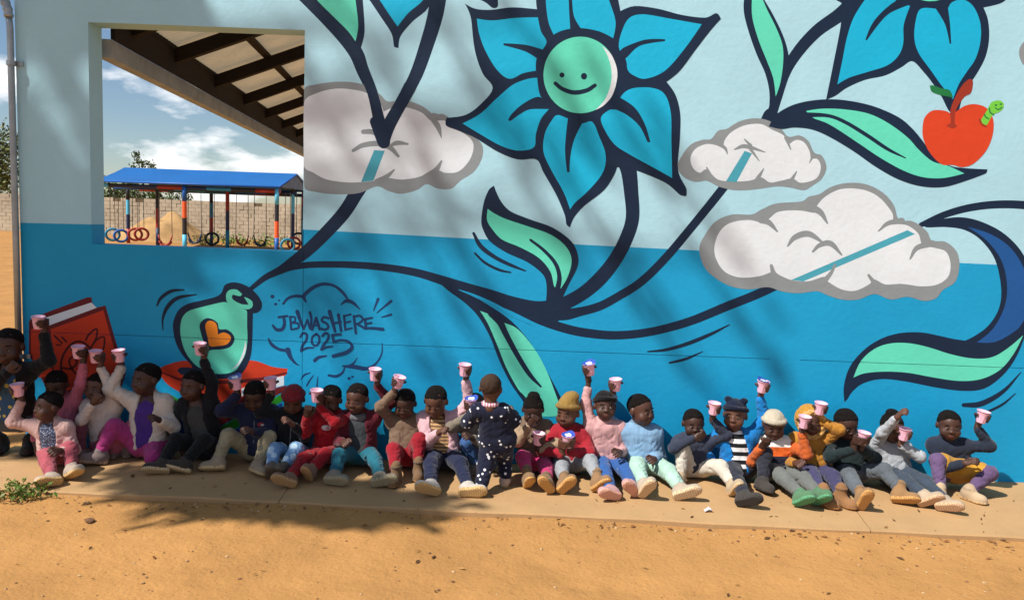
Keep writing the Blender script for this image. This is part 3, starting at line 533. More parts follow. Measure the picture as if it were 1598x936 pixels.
for px, Y, r, cols in ((288, YF, .085, ('sky', 'black', 'orange', 'blue')), (432, YF, .08, ('blue', 'orange', 'black', 'sky')), (148, YF, .08, ('red', 'black', 'sky', 'navy')),
                       (246, YM, .08, ('navy', 'red', 'black', 'teal')), (355, YM, .075, ('teal', 'navy', 'red', 'navy')), (457, YM, .07, ('navy', 'navy', 'sky', 'black')),
                       (200, YB, .08, ('red', 'navy', 'sky', 'black')), (330, YB, .07, ('navy', 'red', 'teal', 'black')), (473, YB, .07, ('navy', 'teal', 'navy', 'red'))):
    x = at_y(px, 340, Y).x; banded((x, Y, GZ0), (x, Y, (zR if Y == YM else zE) - .04), r, cols, 'post')
for Y, z, cols in ((YF + .05, zE - .16, ('sky', 'black', 'navy', 'red', 'navy', 'teal', 'black', 'red')), (YM, zE - .18, ('blue', 'navy', 'teal', 'navy', 'blue', 'navy')), (YB - .05, zE - .2, ('red', 'navy', 'teal', 'black', 'red', 'navy'))):
    banded((xL - .4, Y, z), (xR, Y, z), .075, cols, 'crossbeam')
# swings hanging from the crossbeams
CHAIN = mat('chain_metal', (70, 66, 62), .5, .2, 8, 0)
def swing(px, Y, kind, col, zt, label):
    x = at_y(px, 370, Y).x; r0 = empty('swing', (x, Y, .3)); top = zE - .2
    tag(r0, label, 'swing', 'swings hanging under the blue shelter', 'thing')
    if kind == 'tyre':
        k = MB(); R0, r = .23, .05; vs = []; fs = []
        for i in range(20):
            a = 2 * math.pi * i / 20
            for j in range(8):
                b_ = 2 * math.pi * j / 8; rr = R0 + r * math.cos(b_); vs.append((x + rr * math.cos(a) * .95, Y + r * 1.3 * math.sin(b_) + .12 * math.cos(a), zt + rr * math.sin(a)))
        for i in range(20):
            for j in range(8): fs.append((i * 8 + j, ((i + 1) % 20) * 8 + j, ((i + 1) % 20) * 8 + (j + 1) % 8, i * 8 + (j + 1) % 8))
        k.add(vs, fs); k.build('tyre', PC[col], r0, True); hang = [(-.1, zt + .24), (.1, zt + .24)]
    else:
        k = MB(); pr = []
        for i in range(9):
            a = math.pi * i / 8; pr.append((x - .2 * math.cos(a), Y, zt - .16 * math.sin(a)))
        for dy in (-.07, 0, .07): k.tube([(p[0], p[1] + dy, p[2]) for p in pr], .035, 6)
        k.build('seat', PC[col], r0, True)
        for s in (-1, 1):
            k = MB(); k.tube([(x + s * .2, Y, zt), (x + s * .26, Y, zt + .22)], .03, 6); k.build('seat_arm', PC[col], r0, True)
        hang = [(-.26, zt + .22), (.26, zt + .22)]
    for dx, z0 in hang:
        k = MB(); k.tube([(x + dx, Y, z0), (x + dx * .9, Y, top)], .013, 5); k.build('chain', CHAIN, r0)
for i, a in enumerate(((176, YM, 'tyre', 'teal', .38, 'teal tyre swing nearest the post with a red foot'), (189, YM, 'tyre', 'blue', .34, 'blue tyre swing beside the teal one'), (211, YM, 'tyre', 'red', .42, 'red tyre swing next to the blue tyre'),
          (221, YM, 'tyre', 'red', .44, 'second red tyre swing beside another red tyre'), (258, YF + .05, 'seat', 'red', .30, 'red bucket swing in front of the sand heap'), (304, YF + .05, 'seat', 'navy', .42, 'navy bucket swing right next to the orange-banded post'), (331, YM, 'tyre', 'black', .36, 'black tyre swing hung in the middle of the shelter'),
          (378, YM, 'seat', 'red', .32, 'dark red bucket swing in front of the weeds'), (406, YM, 'seat', 'navy', .32, 'navy bucket swing in front of the weeds'), (449, YF + .05, 'tyre', 'teal', .30, 'teal tyre swing at the gable end'), (459, YM, 'tyre', 'red', .30, 'red tyre swing at the gable end'), (466, YB - .05, 'tyre', 'black', .42, 'black tyre swing at the gable end'))):
    swing(*a)

# ------------------------------------------------------------------ concrete block wall far behind
BLOCK = mat('grey_block', (172, 160, 140), .95, .22, 1.3, .3, 20, .1, 'World'); MORTAR = mat('mortar', (104, 90, 72), .95, .2, 3, .3, 30, .1, 'World')
YW = 38.; zT = at_y(200, 311, YW).z; BH, BL = .2, .4; rows = int(round((zT + .05) / BH)); bw = tag(empty('block_wall', (-20, YW, GZ0)), 'long unplastered concrete block wall closing the yard behind the shelter', 'wall', kind='thing')
m = MB(); m.box((-60, YW + .025, GZ0), (30, YW + .16, GZ0 + rows * BH - .02)); m.build('mortar_bed', MORTAR, bw)
bmb = MB(); bmb.box((-.192, -.0, .004), (.192, .14, .196)); bme = bmb.mesh('block'); bme.materials.append(BLOCK)
xa, xb = at_y(160, 345, YW).x - .2, at_y(474, 345, YW).x + .2; rest = MB(); cnt = 0
for r_ in range(rows):
    for c in range(int(90 / BL)):
        x = -60 + c * BL + (r_ % 2) * .2; dy = rng.uniform(-.012, .012)
        if r_ == rows - 1 and rng.random() < .12 and xa < x < xb: continue
        if xa < x < xb and cnt < 300:
            o = bpy.data.objects.new('block', bme); COL.objects.link(o); o.parent = bw; o.matrix_parent_inverse = PW(bw).inverted(); o.location = (x, YW + dy, GZ0 + r_ * BH); o.rotation_euler = (0, rng.uniform(-.01, .01), rng.uniform(-.02, .02)); cnt += 1
        else: rest.box((x - .192, YW + dy, GZ0 + r_ * BH + .004), (x + .192, YW + dy + .14, GZ0 + r_ * BH + .196))
tag(rest.build('block_courses', BLOCK, bw), kind='stuff')
# heap of building sand
heap_c = at_y(262, 380, 33.); m = MB(); n = 26; vs = []; fs = []
for i in range(n):
    for j in range(n):
        u, v = (i / (n - 1) * 2 - 1), (j / (n - 1) * 2 - 1); d = math.hypot(u * (1 if u > 0 else .8), v)
        h = 1.25 * (1 - (1 - max(0, 1 - d)) ** 1.6) * (1 + .18 * hnoise(u * 3, v * 3, 3.)) + .06 * hnoise(u, v, 17.) * (d < 1)
        vs.append((heap_c.x + u * 2.1, 33 + v * 1.6, GZ0 - .02 + max(0, h)))
for i in range(n - 1):
    for j in range(n - 1): fs.append((i * n + j, (i + 1) * n + j, (i + 1) * n + j + 1, i * n + j + 1))
m.add(vs, fs); tag(m.build('sand_heap', mat('heap_sand', (160, 128, 88), .95, .2, 2, .6, 14, .1, 'World'), None, True), 'pale heap of building sand lying against the block wall', 'sand heap', kind='thing')

# ------------------------------------------------------------------ trees and shrubs
BARK = mat('bark', (92, 76, 60), .9, .3, 5, .5, 22); 
def leafm(n, c): 
    m_ = mat('leaf_' + n, c, .6, .35, 2.5, 0, 1, .3); m_.node_tree.nodes['Principled BSDF'].inputs['Transmission Weight'].default_value = 0; return m_
LF = [leafm('olive', (92, 96, 44)), leafm('dark', (58, 72, 36)), leafm('pale', (112, 116, 58)), leafm('fresh', (74, 104, 40))]
def leaf_quad(k, p, s, rg, mi=0):
    d = Vector((rg.gauss(0, 1), rg.gauss(0, 1), rg.gauss(0, .8))).normalized(); e = d.orthogonal().normalized(); e.rotate(Matrix.Rotation(rg.uniform(0, 6.28), 3, d)); f = d.cross(e)
    k.add([p - e * s, p + f * s * .42, p + e * s, p - f * s * .42], [(0, 1, 2, 3)], mi)
def tree(name, base, top, crown_c, crown_r, nleaf, lsize, mats, label, cat, seed, limbs=7, trunk_r=.14, clumps=26):
    rg = random.Random(seed); r0 = tag(empty(name, base), label, cat, None, 'thing'); base, cc = Vector(base), Vector(crown_c)
    tr = MB(); mid = base.lerp(cc, .55) + Vector((rg.uniform(-.2, .2), rg.uniform(-.2, .2), 0)); tr.tube([base, mid, cc], [trunk_r, trunk_r * .75, trunk_r * .45], 8)
    cl = []
    for i in range(clumps):
        while True:
            v = Vector((rg.uniform(-1, 1), rg.uniform(-1, 1), rg.uniform(-1, 1)))
            if .25 < v.length < 1: break
        cl.append(cc + Vector((v.x * crown_r[0], v.y * crown_r[1], v.z * crown_r[2])))
    for i in range(limbs):
        e = cl[i % len(cl)]; s = mid.lerp(cc, rg.random()); tr.tube([s, s.lerp(e, .5) + Vector((0, 0, .1 * crown_r[2])), e], [trunk_r * .4, trunk_r * .25, trunk_r * .1], 6)
    tr.build('trunk', BARK, r0, True); k = MB(); rad = min(crown_r) * .42
    for i in range(nleaf):
        c = rg.choice(cl); p = c + Vector((rg.gauss(0, rad * .5), rg.gauss(0, rad * .5), rg.gauss(0, rad * .4))); leaf_quad(k, p, lsize * rg.uniform(.6, 1.3), rg, rg.randrange(len(mats)))
    k.build('crown', mats, r0)
p = at_y(4, 255, 44.); tree('thorn_tree', (p.x - 1.5, 44, GZ0), None, (p.x - .8, 44, p.z + .2), (2.7, 2.2, 2.2), 5200, .13, [LF[0], LF[2], LF[1]], 'olive thorn tree rising behind the block wall beside the downpipe', 'tree', 3, 14)
p = at_y(222, 250, 46.); tree('young_tree', (p.x, 46, GZ0), None, (p.x, 46, p.z - .15), (.75, .7, .65), 420, .10, [LF[3], LF[1]], 'small leafy treetop showing above the blue canopy', 'tree', 5, 8, .07, 12)
for i, (px, py, w, lb) in enumerate(((172, 301, 1.4, 'dark bush behind the block wall left of the shelter posts'), (212, 298, 1.5, 'broad bush behind the block wall under the canopy edge'), (265, 302, 1.3, 'low olive bush behind the block wall above the sand heap'))):
    p = at_y(px, py, 41.); tree('bush', (p.x, 41, GZ0), None, (p.x, 41, p.z - .2), (w, 1., .9), 1500, .10, [LF[1], LF[0], LF[3]], lb, 'bush', 20 + i, 8, .06)
k = MB(); rg = random.Random(4)
for i in range(900):
    px = rg.choice((rg.gauss(392, 26), rg.gauss(345, 10), rg.gauss(432, 8))); x = at_y(px, 380, 33).x; Y = rg.uniform(30, 35); z = GZ0 + abs(rg.gauss(.16, .14)); leaf_quad(k, Vector((x, Y, z)), .07, rg, rg.randrange(2))
tag(k.build('weeds', [LF[3], leafm('weed', (96, 124, 44))], None), 'low green weeds growing along the foot of the block wall', 'weeds', kind='stuff')
# ------------------------------------------------------------------ smooth-union modeller: figures and clothes as continuous skins
def npv(v): return np.array(v, np.float32)
class Blob:
    def __init__(s): s.p = []
    def cap(s, a, b, ra, rb, m=0, k=.02, fold=0., nf=3., ph=0.): s.p.append(('c', npv(a), npv(b), ra, rb, m, k, fold, nf, ph)); return s
    def ell(s, c, r, m=0, k=.015, M=None): s.p.append(('e', npv(c), npv(r), None if M is None else np.array(M, np.float32), m, k)); return s
    def cut(s, fn): s.p.append(('x', fn)); return s
    def mesh(s, res, rough=0., seed=0.):
        lo = np.full(3, 1e9); hi = -lo
        for q in s.p:
            if q[0] == 'c': r = max(q[3], q[4]); l, h = np.minimum(q[1], q[2]) - r, np.maximum(q[1], q[2]) + r
            elif q[0] == 'e': r = q[2].max() if q[3] is not None else q[2]; l, h = q[1] - r, q[1] + r
            else: continue
            lo = np.minimum(lo, l); hi = np.maximum(hi, h)
        lo = lo - 4 * res - .02; n = np.ceil((hi + 4 * res + .02 - lo) / res).astype(int) + 1
        D = np.full(n, 1., np.float32); I = np.zeros(n, np.int8)
        ax = [(lo[i] + np.arange(n[i]) * res).astype(np.float32) for i in range(3)]
        for q in s.p:
            if q[0] == 'x':
                X, Y, Z = np.meshgrid(*ax, indexing='ij', sparse=True); D = np.maximum(D, q[1](X, Y, Z)).astype(np.float32); continue
            k = q[6] if q[0] == 'c' else q[5]; mg = k + 3 * res + .006
            if q[0] == 'c': r = max(q[3], q[4]); l, h = np.minimum(q[1], q[2]) - r - mg, np.maximum(q[1], q[2]) + r + mg
            else: r = q[2].max() if q[3] is not None else q[2]; l, h = q[1] - r - mg, q[1] + r + mg
            i0 = np.maximum(((l - lo) / res).astype(int), 0); i1 = np.minimum(((h - lo) / res).astype(int) + 2, n); sl = tuple(slice(a, b) for a, b in zip(i0, i1))
            X, Y, Z = np.meshgrid(*[ax[i][sl[i]] for i in range(3)], indexing='ij', sparse=True)
            if q[0] == 'c':
                ab = q[2] - q[1]; L2 = float(ab @ ab) + 1e-9; px, py, pz = X - q[1][0], Y - q[1][1], Z - q[1][2]
                t = np.clip((px * ab[0] + py * ab[1] + pz * ab[2]) / L2, 0, 1)
                d = np.sqrt((px - t * ab[0]) ** 2 + (py - t * ab[1]) ** 2 + (pz - t * ab[2]) ** 2) - (q[3] + (q[4] - q[3]) * t)
                if q[7]: d = d + q[7] * ((1 - np.abs(np.sin(t * q[8] * 3.1416 * 1.5 + q[9] + 1.9 * np.sin((X * 1.3 + Y - Z * .7) * 27 + q[9]) + .9 * np.sin((Y * 1.7 - X + Z * .4) * 53)))) ** 2.5 * 1.3 - .3)
            else:
                px, py, pz = X - q[1][0], Y - q[1][1], Z - q[1][2]
                if q[3] is not None:
                    M = q[3]; px, py, pz = px * M[0][0] + py * M[1][0] + pz * M[2][0], px * M[0][1] + py * M[1][1] + pz * M[2][1], px * M[0][2] + py * M[1][2] + pz * M[2][2]
                rx, ry, rz = q[2]; k0 = np.sqrt((px / rx) ** 2 + (py / ry) ** 2 + (pz / rz) ** 2); k1 = np.sqrt((px / rx ** 2) ** 2 + (py / ry ** 2) ** 2 + (pz / rz ** 2) ** 2) + 1e-9; d = k0 * (k0 - 1) / k1
            o = D[sl]; I[sl] = np.where(d < o, q[5] if q[0] == 'c' else q[4], I[sl]); hh = np.maximum(k - np.abs(o - d), 0) / k; D[sl] = np.minimum(o, d) - hh * hh * k * .25
        if rough:
            X, Y, Z = np.meshgrid(*ax, indexing='ij', sparse=True)
            D = D + rough * ((1 - np.abs(np.sin(X * 23 + 1.1 * np.sin(Z * 19 + seed) + Z * 13 + Y * 9 + seed))) ** 3 * 2.2 + (1 - np.abs(np.sin(Z * 31 - X * 14 + 1.2 * np.sin(Y * 17 + X * 15 + seed)))) ** 3 * 2.2 - .6 )
        return surfnet(D.astype(np.float32), I, lo, res)
CORN = [(i, j, k) for i in (0, 1) for j in (0, 1) for k in (0, 1)]
def surfnet(D, I, lo, res):
    S = D < 0; a, b, c = S.shape; cnt = np.zeros((a - 1, b - 1, c - 1), np.int8)
    for i, j, k in CORN: cnt += S[i:a - 1 + i, j:b - 1 + j, k:c - 1 + k]
    act = (cnt > 0) & (cnt < 8); cells = np.argwhere(act); N = len(cells); idx = np.full(act.shape, -1, np.int32); idx[act] = np.arange(N)
    acc = np.zeros((N, 3), np.float32); num = np.zeros(N, np.float32)
    for ca in CORN:
        for axs in range(3):
            if ca[axs]: continue
            cb = list(ca); cb[axs] = 1
            v1 = D[cells[:, 0] + ca[0], cells[:, 1] + ca[1], cells[:, 2] + ca[2]]; v2 = D[cells[:, 0] + cb[0], cells[:, 1] + cb[1], cells[:, 2] + cb[2]]
            mk = (v1 < 0) != (v2 < 0); t = np.where(mk, v1 / np.where(v1 == v2, 1, v1 - v2), 0); pt = np.tile(np.array(ca, np.float32), (N, 1)); pt[:, axs] += t; acc += pt * mk[:, None]; num += mk
    V = lo + (cells + acc / num[:, None]) * res; Fs = []; Ms = []
    for axs in range(3):
        u, v = [(1, 2), (2, 0), (0, 1)][axs]; s0 = [slice(1, None)] * 3; s1 = [slice(1, None)] * 3
        s0[axs] = slice(0, -1); s1[axs] = slice(1, None)
        A, B = S[tuple(s0)], S[tuple(s1)]; e = np.argwhere(A != B)
        if not len(e): continue
        off = np.ones(3, int); off[axs] = 0; e = e + off
        ok = np.all(e < np.array(act.shape), axis=1); e = e[ok]
        du = np.zeros(3, int); du[u] = 1; dv = np.zeros(3, int); dv[v] = 1
        g = lambda w: idx[w[:, 0], w[:, 1], w[:, 2]]
        q = np.stack([g(e - du - dv), g(e - dv), g(e), g(e - du)], 1); inside = S[e[:, 0], e[:, 1], e[:, 2]]
        q[~inside] = q[~inside][:, ::-1]
        w = e.copy(); w[:, axs] += ~inside; mi = I[w[:, 0], w[:, 1], w[:, 2]]; good = np.all(q >= 0, axis=1); Fs.append(q[good]); Ms.append(mi[good])
    return V.astype(np.float32), np.concatenate(Fs), np.concatenate(Ms)
def xform(g, M=None, o=(0, 0, 0), s=1., moff=0):
    V, F, m = g; V = V * np.float32(s)
    if M is not None: V = V @ np.array(M, np.float32).T
    if M is not None and np.linalg.det(np.array(M)) < 0: F = F[:, ::-1]
    return V + npv(o), F, m + moff
def merge(gs):
    V, F, m, n = [], [], [], 0
    for g in gs: V.append(g[0]); F.append(g[1] + n); m.append(g[2]); n += len(g[0])
    return np.concatenate(V), np.concatenate(F), np.concatenate(m)
def qmesh(name, g, mats, parent):
    V, F, m = g; me = bpy.data.meshes.new(name); me.vertices.add(len(V)); me.vertices.foreach_set('co', V.astype(np.float32).ravel())
    me.loops.add(F.size); me.loops.foreach_set('vertex_index', F.astype(np.int32).ravel()); me.polygons.add(len(F))
    me.polygons.foreach_set('loop_start', np.arange(0, F.size, 4, dtype=np.int32)); me.polygons.foreach_set('material_index', m.astype(np.int32)); me.polygons.foreach_set('use_smooth', np.ones(len(F), bool)); me.update(calc_edges=True)
    return link(name, me, parent, mats)

# ------------------------------------------------------------------ materials for people
def skin(i): return mat('skin_%d' % (i % 4), [(66, 41, 31), (74, 46, 35), (60, 37, 29), (84, 54, 40)][i % 4], .5, .1, 14, .08, 90, .4)
LIP = mat('lips', (82, 46, 40), .45, .1, 20, 0); EYEW = mat('eye_white', (112, 98, 88), .35, .03, 10, 0, 1, .5); EYED = mat('eye_dark', (16, 11, 9), .15, .1, 10, 0, 1, .5); NAIL = mat('brow', (26, 18, 15), .9, .1, 20, 0)
HAIR = mat('black_hair', (27, 22, 20), .95, .35, 90, 1., 420, .15, bscale2=150)
def cloth(rgb, key='cloth'):
    n = '%s_%d_%d_%d' % ((key,) + tuple(rgb))
    if n in MATS: return MATS[n]
    gy = sum(rgb) / 3; rgb = tuple((v * .88 + gy * .12) * .90 for v in rgb)
    m = mat(n, rgb, .92, .16, 9, .35, 340, .12, sheen=.12); t = m.node_tree; N = t.nodes; l = t.links.new
    if key == 'shoe': return m
    b = N['Principled BSDF']; old = b.inputs['Normal'].links[0].from_node; g = N.new('ShaderNodeTexCoord')
    nz = N.new('ShaderNodeTexNoise'); nz.inputs['Scale'].default_value = 13; nz.inputs['Detail'].default_value = 1.5; nz.inputs['Distortion'].default_value = .5; mp = N.new('ShaderNodeMapping'); mp.inputs['Rotation'].default_value = (.3, .5, .2); mp.inputs['Scale'].default_value = (1.6, 1, .5); l(g.outputs['Object'], mp.inputs[0]); l(mp.outputs[0], nz.inputs['Vector'])
    s1 = N.new('ShaderNodeMath'); s1.operation = 'SUBTRACT'; s1.inputs[1].default_value = .5; l(nz.outputs[0], s1.inputs[0]); a1 = N.new('ShaderNodeMath'); a1.operation = 'ABSOLUTE'; l(s1.outputs[0], a1.inputs[0])
    p1 = N.new('ShaderNodeMath'); p1.operation = 'POWER'; p1.inputs[1].default_value = .6; l(a1.outputs[0], p1.inputs[0])
    bp = N.new('ShaderNodeBump'); bp.inputs['Strength'].default_value = .22; bp.inputs['Distance'].default_value = .03; l(p1.outputs[0], bp.inputs['Height']); l(bp.outputs[0], old.inputs['Normal']); return m
def fuzzy(rgb): return mat('fuzzy_%d_%d_%d' % tuple(rgb), rgb, 1., .25, 60, 1., 130, .05, sheen=.4, bscale2=60)
def ramp_cloth(name, stops, axis='Z', scale=1., wave=None):
    """cloth with colour bands: constant colour ramp along an axis, repeated when wave is given (bands per metre)"""
    if name in MATS: return MATS[name]
    m = cloth(stops[0][1], 'band_' + name).copy(); MATS[name] = m; t = m.node_tree; b = t.nodes['Principled BSDF']
    g = t.nodes.new('ShaderNodeTexCoord'); sp = t.nodes.new('ShaderNodeSeparateXYZ'); t.links.new(g.outputs['Object'], sp.inputs[0]); v = sp.outputs[axis]
    if wave:
        mu = t.nodes.new('ShaderNodeMath'); mu.operation = 'MULTIPLY'; mu.inputs[1].default_value = wave; t.links.new(v, mu.inputs[0]); fr = t.nodes.new('ShaderNodeMath'); fr.operation = 'FRACT'; t.links.new(mu.outputs[0], fr.inputs[0]); v = fr.outputs[0]
    r = t.nodes.new('ShaderNodeValToRGB'); r.color_ramp.interpolation = 'CONSTANT'; r.color_ramp.elements.remove(r.color_ramp.elements[1])
    for i, (p, c) in enumerate(stops):
        e = r.color_ramp.elements[0] if i == 0 else r.color_ramp.elements.new(p); e.position = p; e.color = (*lin(c), 1)
    t.links.new(v, r.inputs[0]); t.links.new(r.outputs[0], b.inputs['Base Color']); return m
def dots_cloth(name, base, dot, scale, thr):
    m = cloth(base, 'dots_' + name).copy(); t = m.node_tree; b = t.nodes['Principled BSDF']; g = t.nodes.new('ShaderNodeTexCoord'); vo = t.nodes.new('ShaderNodeTexVoronoi'); vo.inputs['Scale'].default_value = scale; t.links.new(g.outputs['Object'], vo.inputs['Vector'])
    r = t.nodes.new('ShaderNodeValToRGB'); r.color_ramp.elements[0].position = thr; r.color_ramp.elements[0].color = (*lin(dot), 1); r.color_ramp.elements[1].position = thr + .03; r.color_ramp.elements[1].color = (*lin(base), 1)
    t.links.new(vo.outputs['Distance'], r.inputs[0]); t.links.new(r.outputs[0], b.inputs['Base Color']); return m
def sole_mat(rgb):
    n = 'sole_%d_%d_%d' % tuple(rgb)
    if n in MATS: return MATS[n]
    m = mat(n, rgb, .85, .15, 12, 0, 1, .2); t = m.node_tree; g = t.nodes.new('ShaderNodeTexCoord'); at = t.nodes.new('ShaderNodeAttribute'); at.attribute_name = 'shoe_co'; vo = t.nodes.new('ShaderNodeTexBrick'); vo.inputs['Scale'].default_value = 1; vo.inputs['Brick Width'].default_value = .022; vo.inputs['Row Height'].default_value = .0125; vo.inputs['Mortar Size'].default_value = .0022; vo.inputs['Mortar Smooth'].default_value = .3; t.links.new(at.outputs['Vector'], vo.inputs['Vector'])
    r = t.nodes.new('ShaderNodeValToRGB'); r.color_ramp.elements[0].color = (1, 1, 1, 1); r.color_ramp.elements[1].color = (0, 0, 0, 1); t.links.new(vo.outputs['Fac'], r.inputs[0]); bp = t.nodes.new('ShaderNodeBump'); bp.inputs['Strength'].default_value = .7; bp.inputs['Distance'].default_value = .004
    t.links.new(r.outputs[0], bp.inputs['Height']); t.links.new(bp.outputs[0], t.nodes['Principled BSDF'].inputs['Normal'])
    mx = t.nodes.new('ShaderNodeMix'); mx.data_type = 'RGBA'; c = lin(rgb); mx.inputs[6].default_value = (*[v * .72 for v in c], 1); mx.inputs[7].default_value = (*c, 1); t.links.new(r.outputs[0], mx.inputs[0]); t.links.new(mx.outputs[2], t.nodes['Principled BSDF'].inputs['Base Color']); return m
def knit(rgb):
    n = 'knit_%d_%d_%d' % tuple(rgb)
    if n in MATS: return MATS[n]
    gy = sum(rgb) / 3; rgb = tuple((v * .85 + gy * .15) * .85 for v in rgb); m = mat(n, rgb, .95, .12, 20, 0, 1, .1, sheen=.1); t = m.node_tree; g = t.nodes.new('ShaderNodeTexCoord'); wv = t.nodes.new('ShaderNodeTexWave'); wv.bands_direction = 'X'; wv.inputs['Scale'].default_value = 38; wv.inputs['Distortion'].default_value = 1.2; wv.inputs['Detail'].default_value = 2; t.links.new(g.outputs['Object'], wv.inputs['Vector'])
    bp = t.nodes.new('ShaderNodeBump'); bp.inputs['Strength'].default_value = .55; bp.inputs['Distance'].default_value = .005; t.links.new(wv.outputs['Fac'], bp.inputs['Height']); t.links.new(bp.outputs[0], t.nodes['Principled BSDF'].inputs['Normal']); return m

# ------------------------------------------------------------------ shared pieces in their own frames
def make_head():
    # face looks along -y; origin at the head's centre; crown +.095, chin -.095
    B = Blob()
    B.ell((0, .010, .024), (.071, .086, .076)); B.ell((0, -.022, -.033), (.059, .060, .056), k=.03); B.ell((0, -.034, -.064), (.030, .032, .022), k=.03)
    for s in (-1, 1):
        B.ell((s * .038, -.050, -.032), (.026, .024, .026), k=.02)
        B.ell((s * .074, .012, -.004), (.009, .018, .024), k=.008)
    B.ell((0, -.077, -.006), (.009, .010, .018), k=.012); B.ell((0, -.084, -.017), (.0125, .010, .009), k=.010)
    for s in (-1, 1): B.ell((s * .011, -.082, -.020), (.008, .009, .007), k=.006)
    B.cap((0, .008, -.05), (0, .02, -.135), .036, .042, k=.03)
    B.ell((0, -.078, -.047), (.020, .009, .0065), 1, .006); B.ell((0, -.076, -.057), (.017, .009, .007), 1, .006)
    g = B.mesh(.0045)
    E = Blob()
    for s in (-1, 1): E.ell((s * .029, -.0700, .001), (.0130, .0075, .0068), 2, .002); E.ell((s * .0285, -.0738, .001), (.0078, .0048, .0070), 3, .001)
    W_ = Blob()
    for s in (-1, 1): W_.cap((s * .018, -.0745, .0235), (s * .031, -.0725, .0275), .0032, .0034, 4, .003); W_.cap((s * .031, -.0725, .0275), (s * .046, -.0650, .0235), .0034, .0024, 4, .003); W_.cap((s * .018, -.0745, .0068), (s * .030, -.0755, .0092), .0030, .0032, 0, .003); W_.cap((s * .030, -.0755, .0092), (s * .042, -.0690, .0062), .0032, .0026, 0, .003)
    return merge([g, E.mesh(.0026), W_.mesh(.0026)])
HEAD = make_head()
def make_hair(kind):
    B = Blob(); B.ell((0, .0135, .0280), (.0745, .0890, .0785))
    if kind == 'short': B.cut(lambda X, Y, Z: -(Z - .050 + (Y + .03) * .74 + .002 * np.sin(X * 90) + .004 * np.sin(Y * 130 + X * 260) * np.sin(Z * 200)))
    else:
        B.cut(lambda X, Y, Z: -(Z - .042 + (Y + .03) * .85 + .003 * np.sin(X * 110)))
    if kind == 'buns':
        for s in (-1, 1):
            B.ell((s * .045, .03, .10), (.026, .026, .022), k=.01); B.ell((s * .068, .05, .055), (.022, .022, .026), k=.01)
    if kind == 'puff': B.ell((0, .035, .10), (.045, .045, .032), k=.015)
    if kind == 'braids':
        for i in range(-2, 3): B.cap((i * .017, -.040, .088 - abs(i) * .004), (i * .020, .085, .055), .0085, .008, k=.006)
    return B.mesh(.0045, .0016, 1.)
HAIRS = {k: make_hair(k) for k in ('short', 'buns', 'puff', 'braids')}
def make_beanie(kind):
    B = Blob(); B.ell((0, .014, .034), (.077, .091, .080 if kind != 'tall' else .095))
    if kind == 'ears':
        for s in (-1, 1): B.ell((s * .052, .01, .105), (.026, .022, .022), k=.012)
    if kind == 'tall': B.ell((.02, .03, .115), (.05, .05, .035), k=.03)
    B.cut(lambda X, Y, Z: -(Z - .030 + Y * .30))
    for i in range(24):
        a, b = 2 * math.pi * i / 24, 2 * math.pi * (i + 1) / 24; f = lambda a: (.0745 * math.cos(a), .013 + .088 * math.sin(a), .046 - .30 * (.013 + .088 * math.sin(a)))
        B.cap(f(a), f(b), .0105, .0105, 1, .014)
    return B.mesh(.0055, .0008, 2.)
HATS = {k: make_beanie(k) for k in ('plain', 'ears', 'tall')}
def make_shoe(kind):
    # +y toes, -z sole; origin at the ankle joint, sole at -.052
    B = Blob()
    if kind == 'boot': B.cap((0, 0, .050), (0, -.004, -.01), .033, .037, 0, .02)
    else: B.cap((0, 0, .012), (0, -.004, -.012), .034, .036, 0, .015)
    B.cap((0, -.018, -.022), (0, .075, -.032), .032, .029, 0, .03); B.ell((0, .062, -.034), (.034, .044, .024), 0, .02)
    if kind == 'clog': B.ell((0, .04, -.022), (.038, .06, .03), 0, .02)
    if kind != 'clog':
        for j in range(4): B.cap((-.016, .012 + j * .013, .012 - j * .0085 - .004), (.016, .014 + j * .013, .012 - j * .0085 - .004), .0042, .0042, 2, .003)
    if kind == 'boot':
        for i in range(12):
            a, b = i * R(30), (i + 1) * R(30); B.cap((.032 * math.cos(a), .032 * math.sin(a), .049), (.032 * math.cos(b), .032 * math.sin(b), .049), .0070, .0070, 2, .004)
    else:
        for i in range(12):
            a, b = i * R(30), (i + 1) * R(30); B.cap((.032 * math.cos(a), .032 * math.sin(a) - .002, .014), (.032 * math.cos(b), .032 * math.sin(b) - .002, .014), .006, .006, 2, .004)
    B.cut(lambda X, Y, Z: -(Z + .040))
    B.ell((0, .064, -.046), (.039, .050, .013), 1, .006); B.cap((-.012, -.03, -.046), (-.014, .06, -.046), .019, .021, 1, .012); B.cap((.012, -.03, -.046), (.014, .06, -.046), .019, .021, 1, .012); B.ell((0, -.026, -.046), (.032, .026, .013), 1, .006)
    B.cut(lambda X, Y, Z: -(Z + .058))
    return B.mesh(.0048)
SHOES = {k: make_shoe(k) for k in ('low', 'boot', 'clog')}
CUP_H, CUP_R0, CUP_R1 = .078, .026, .037
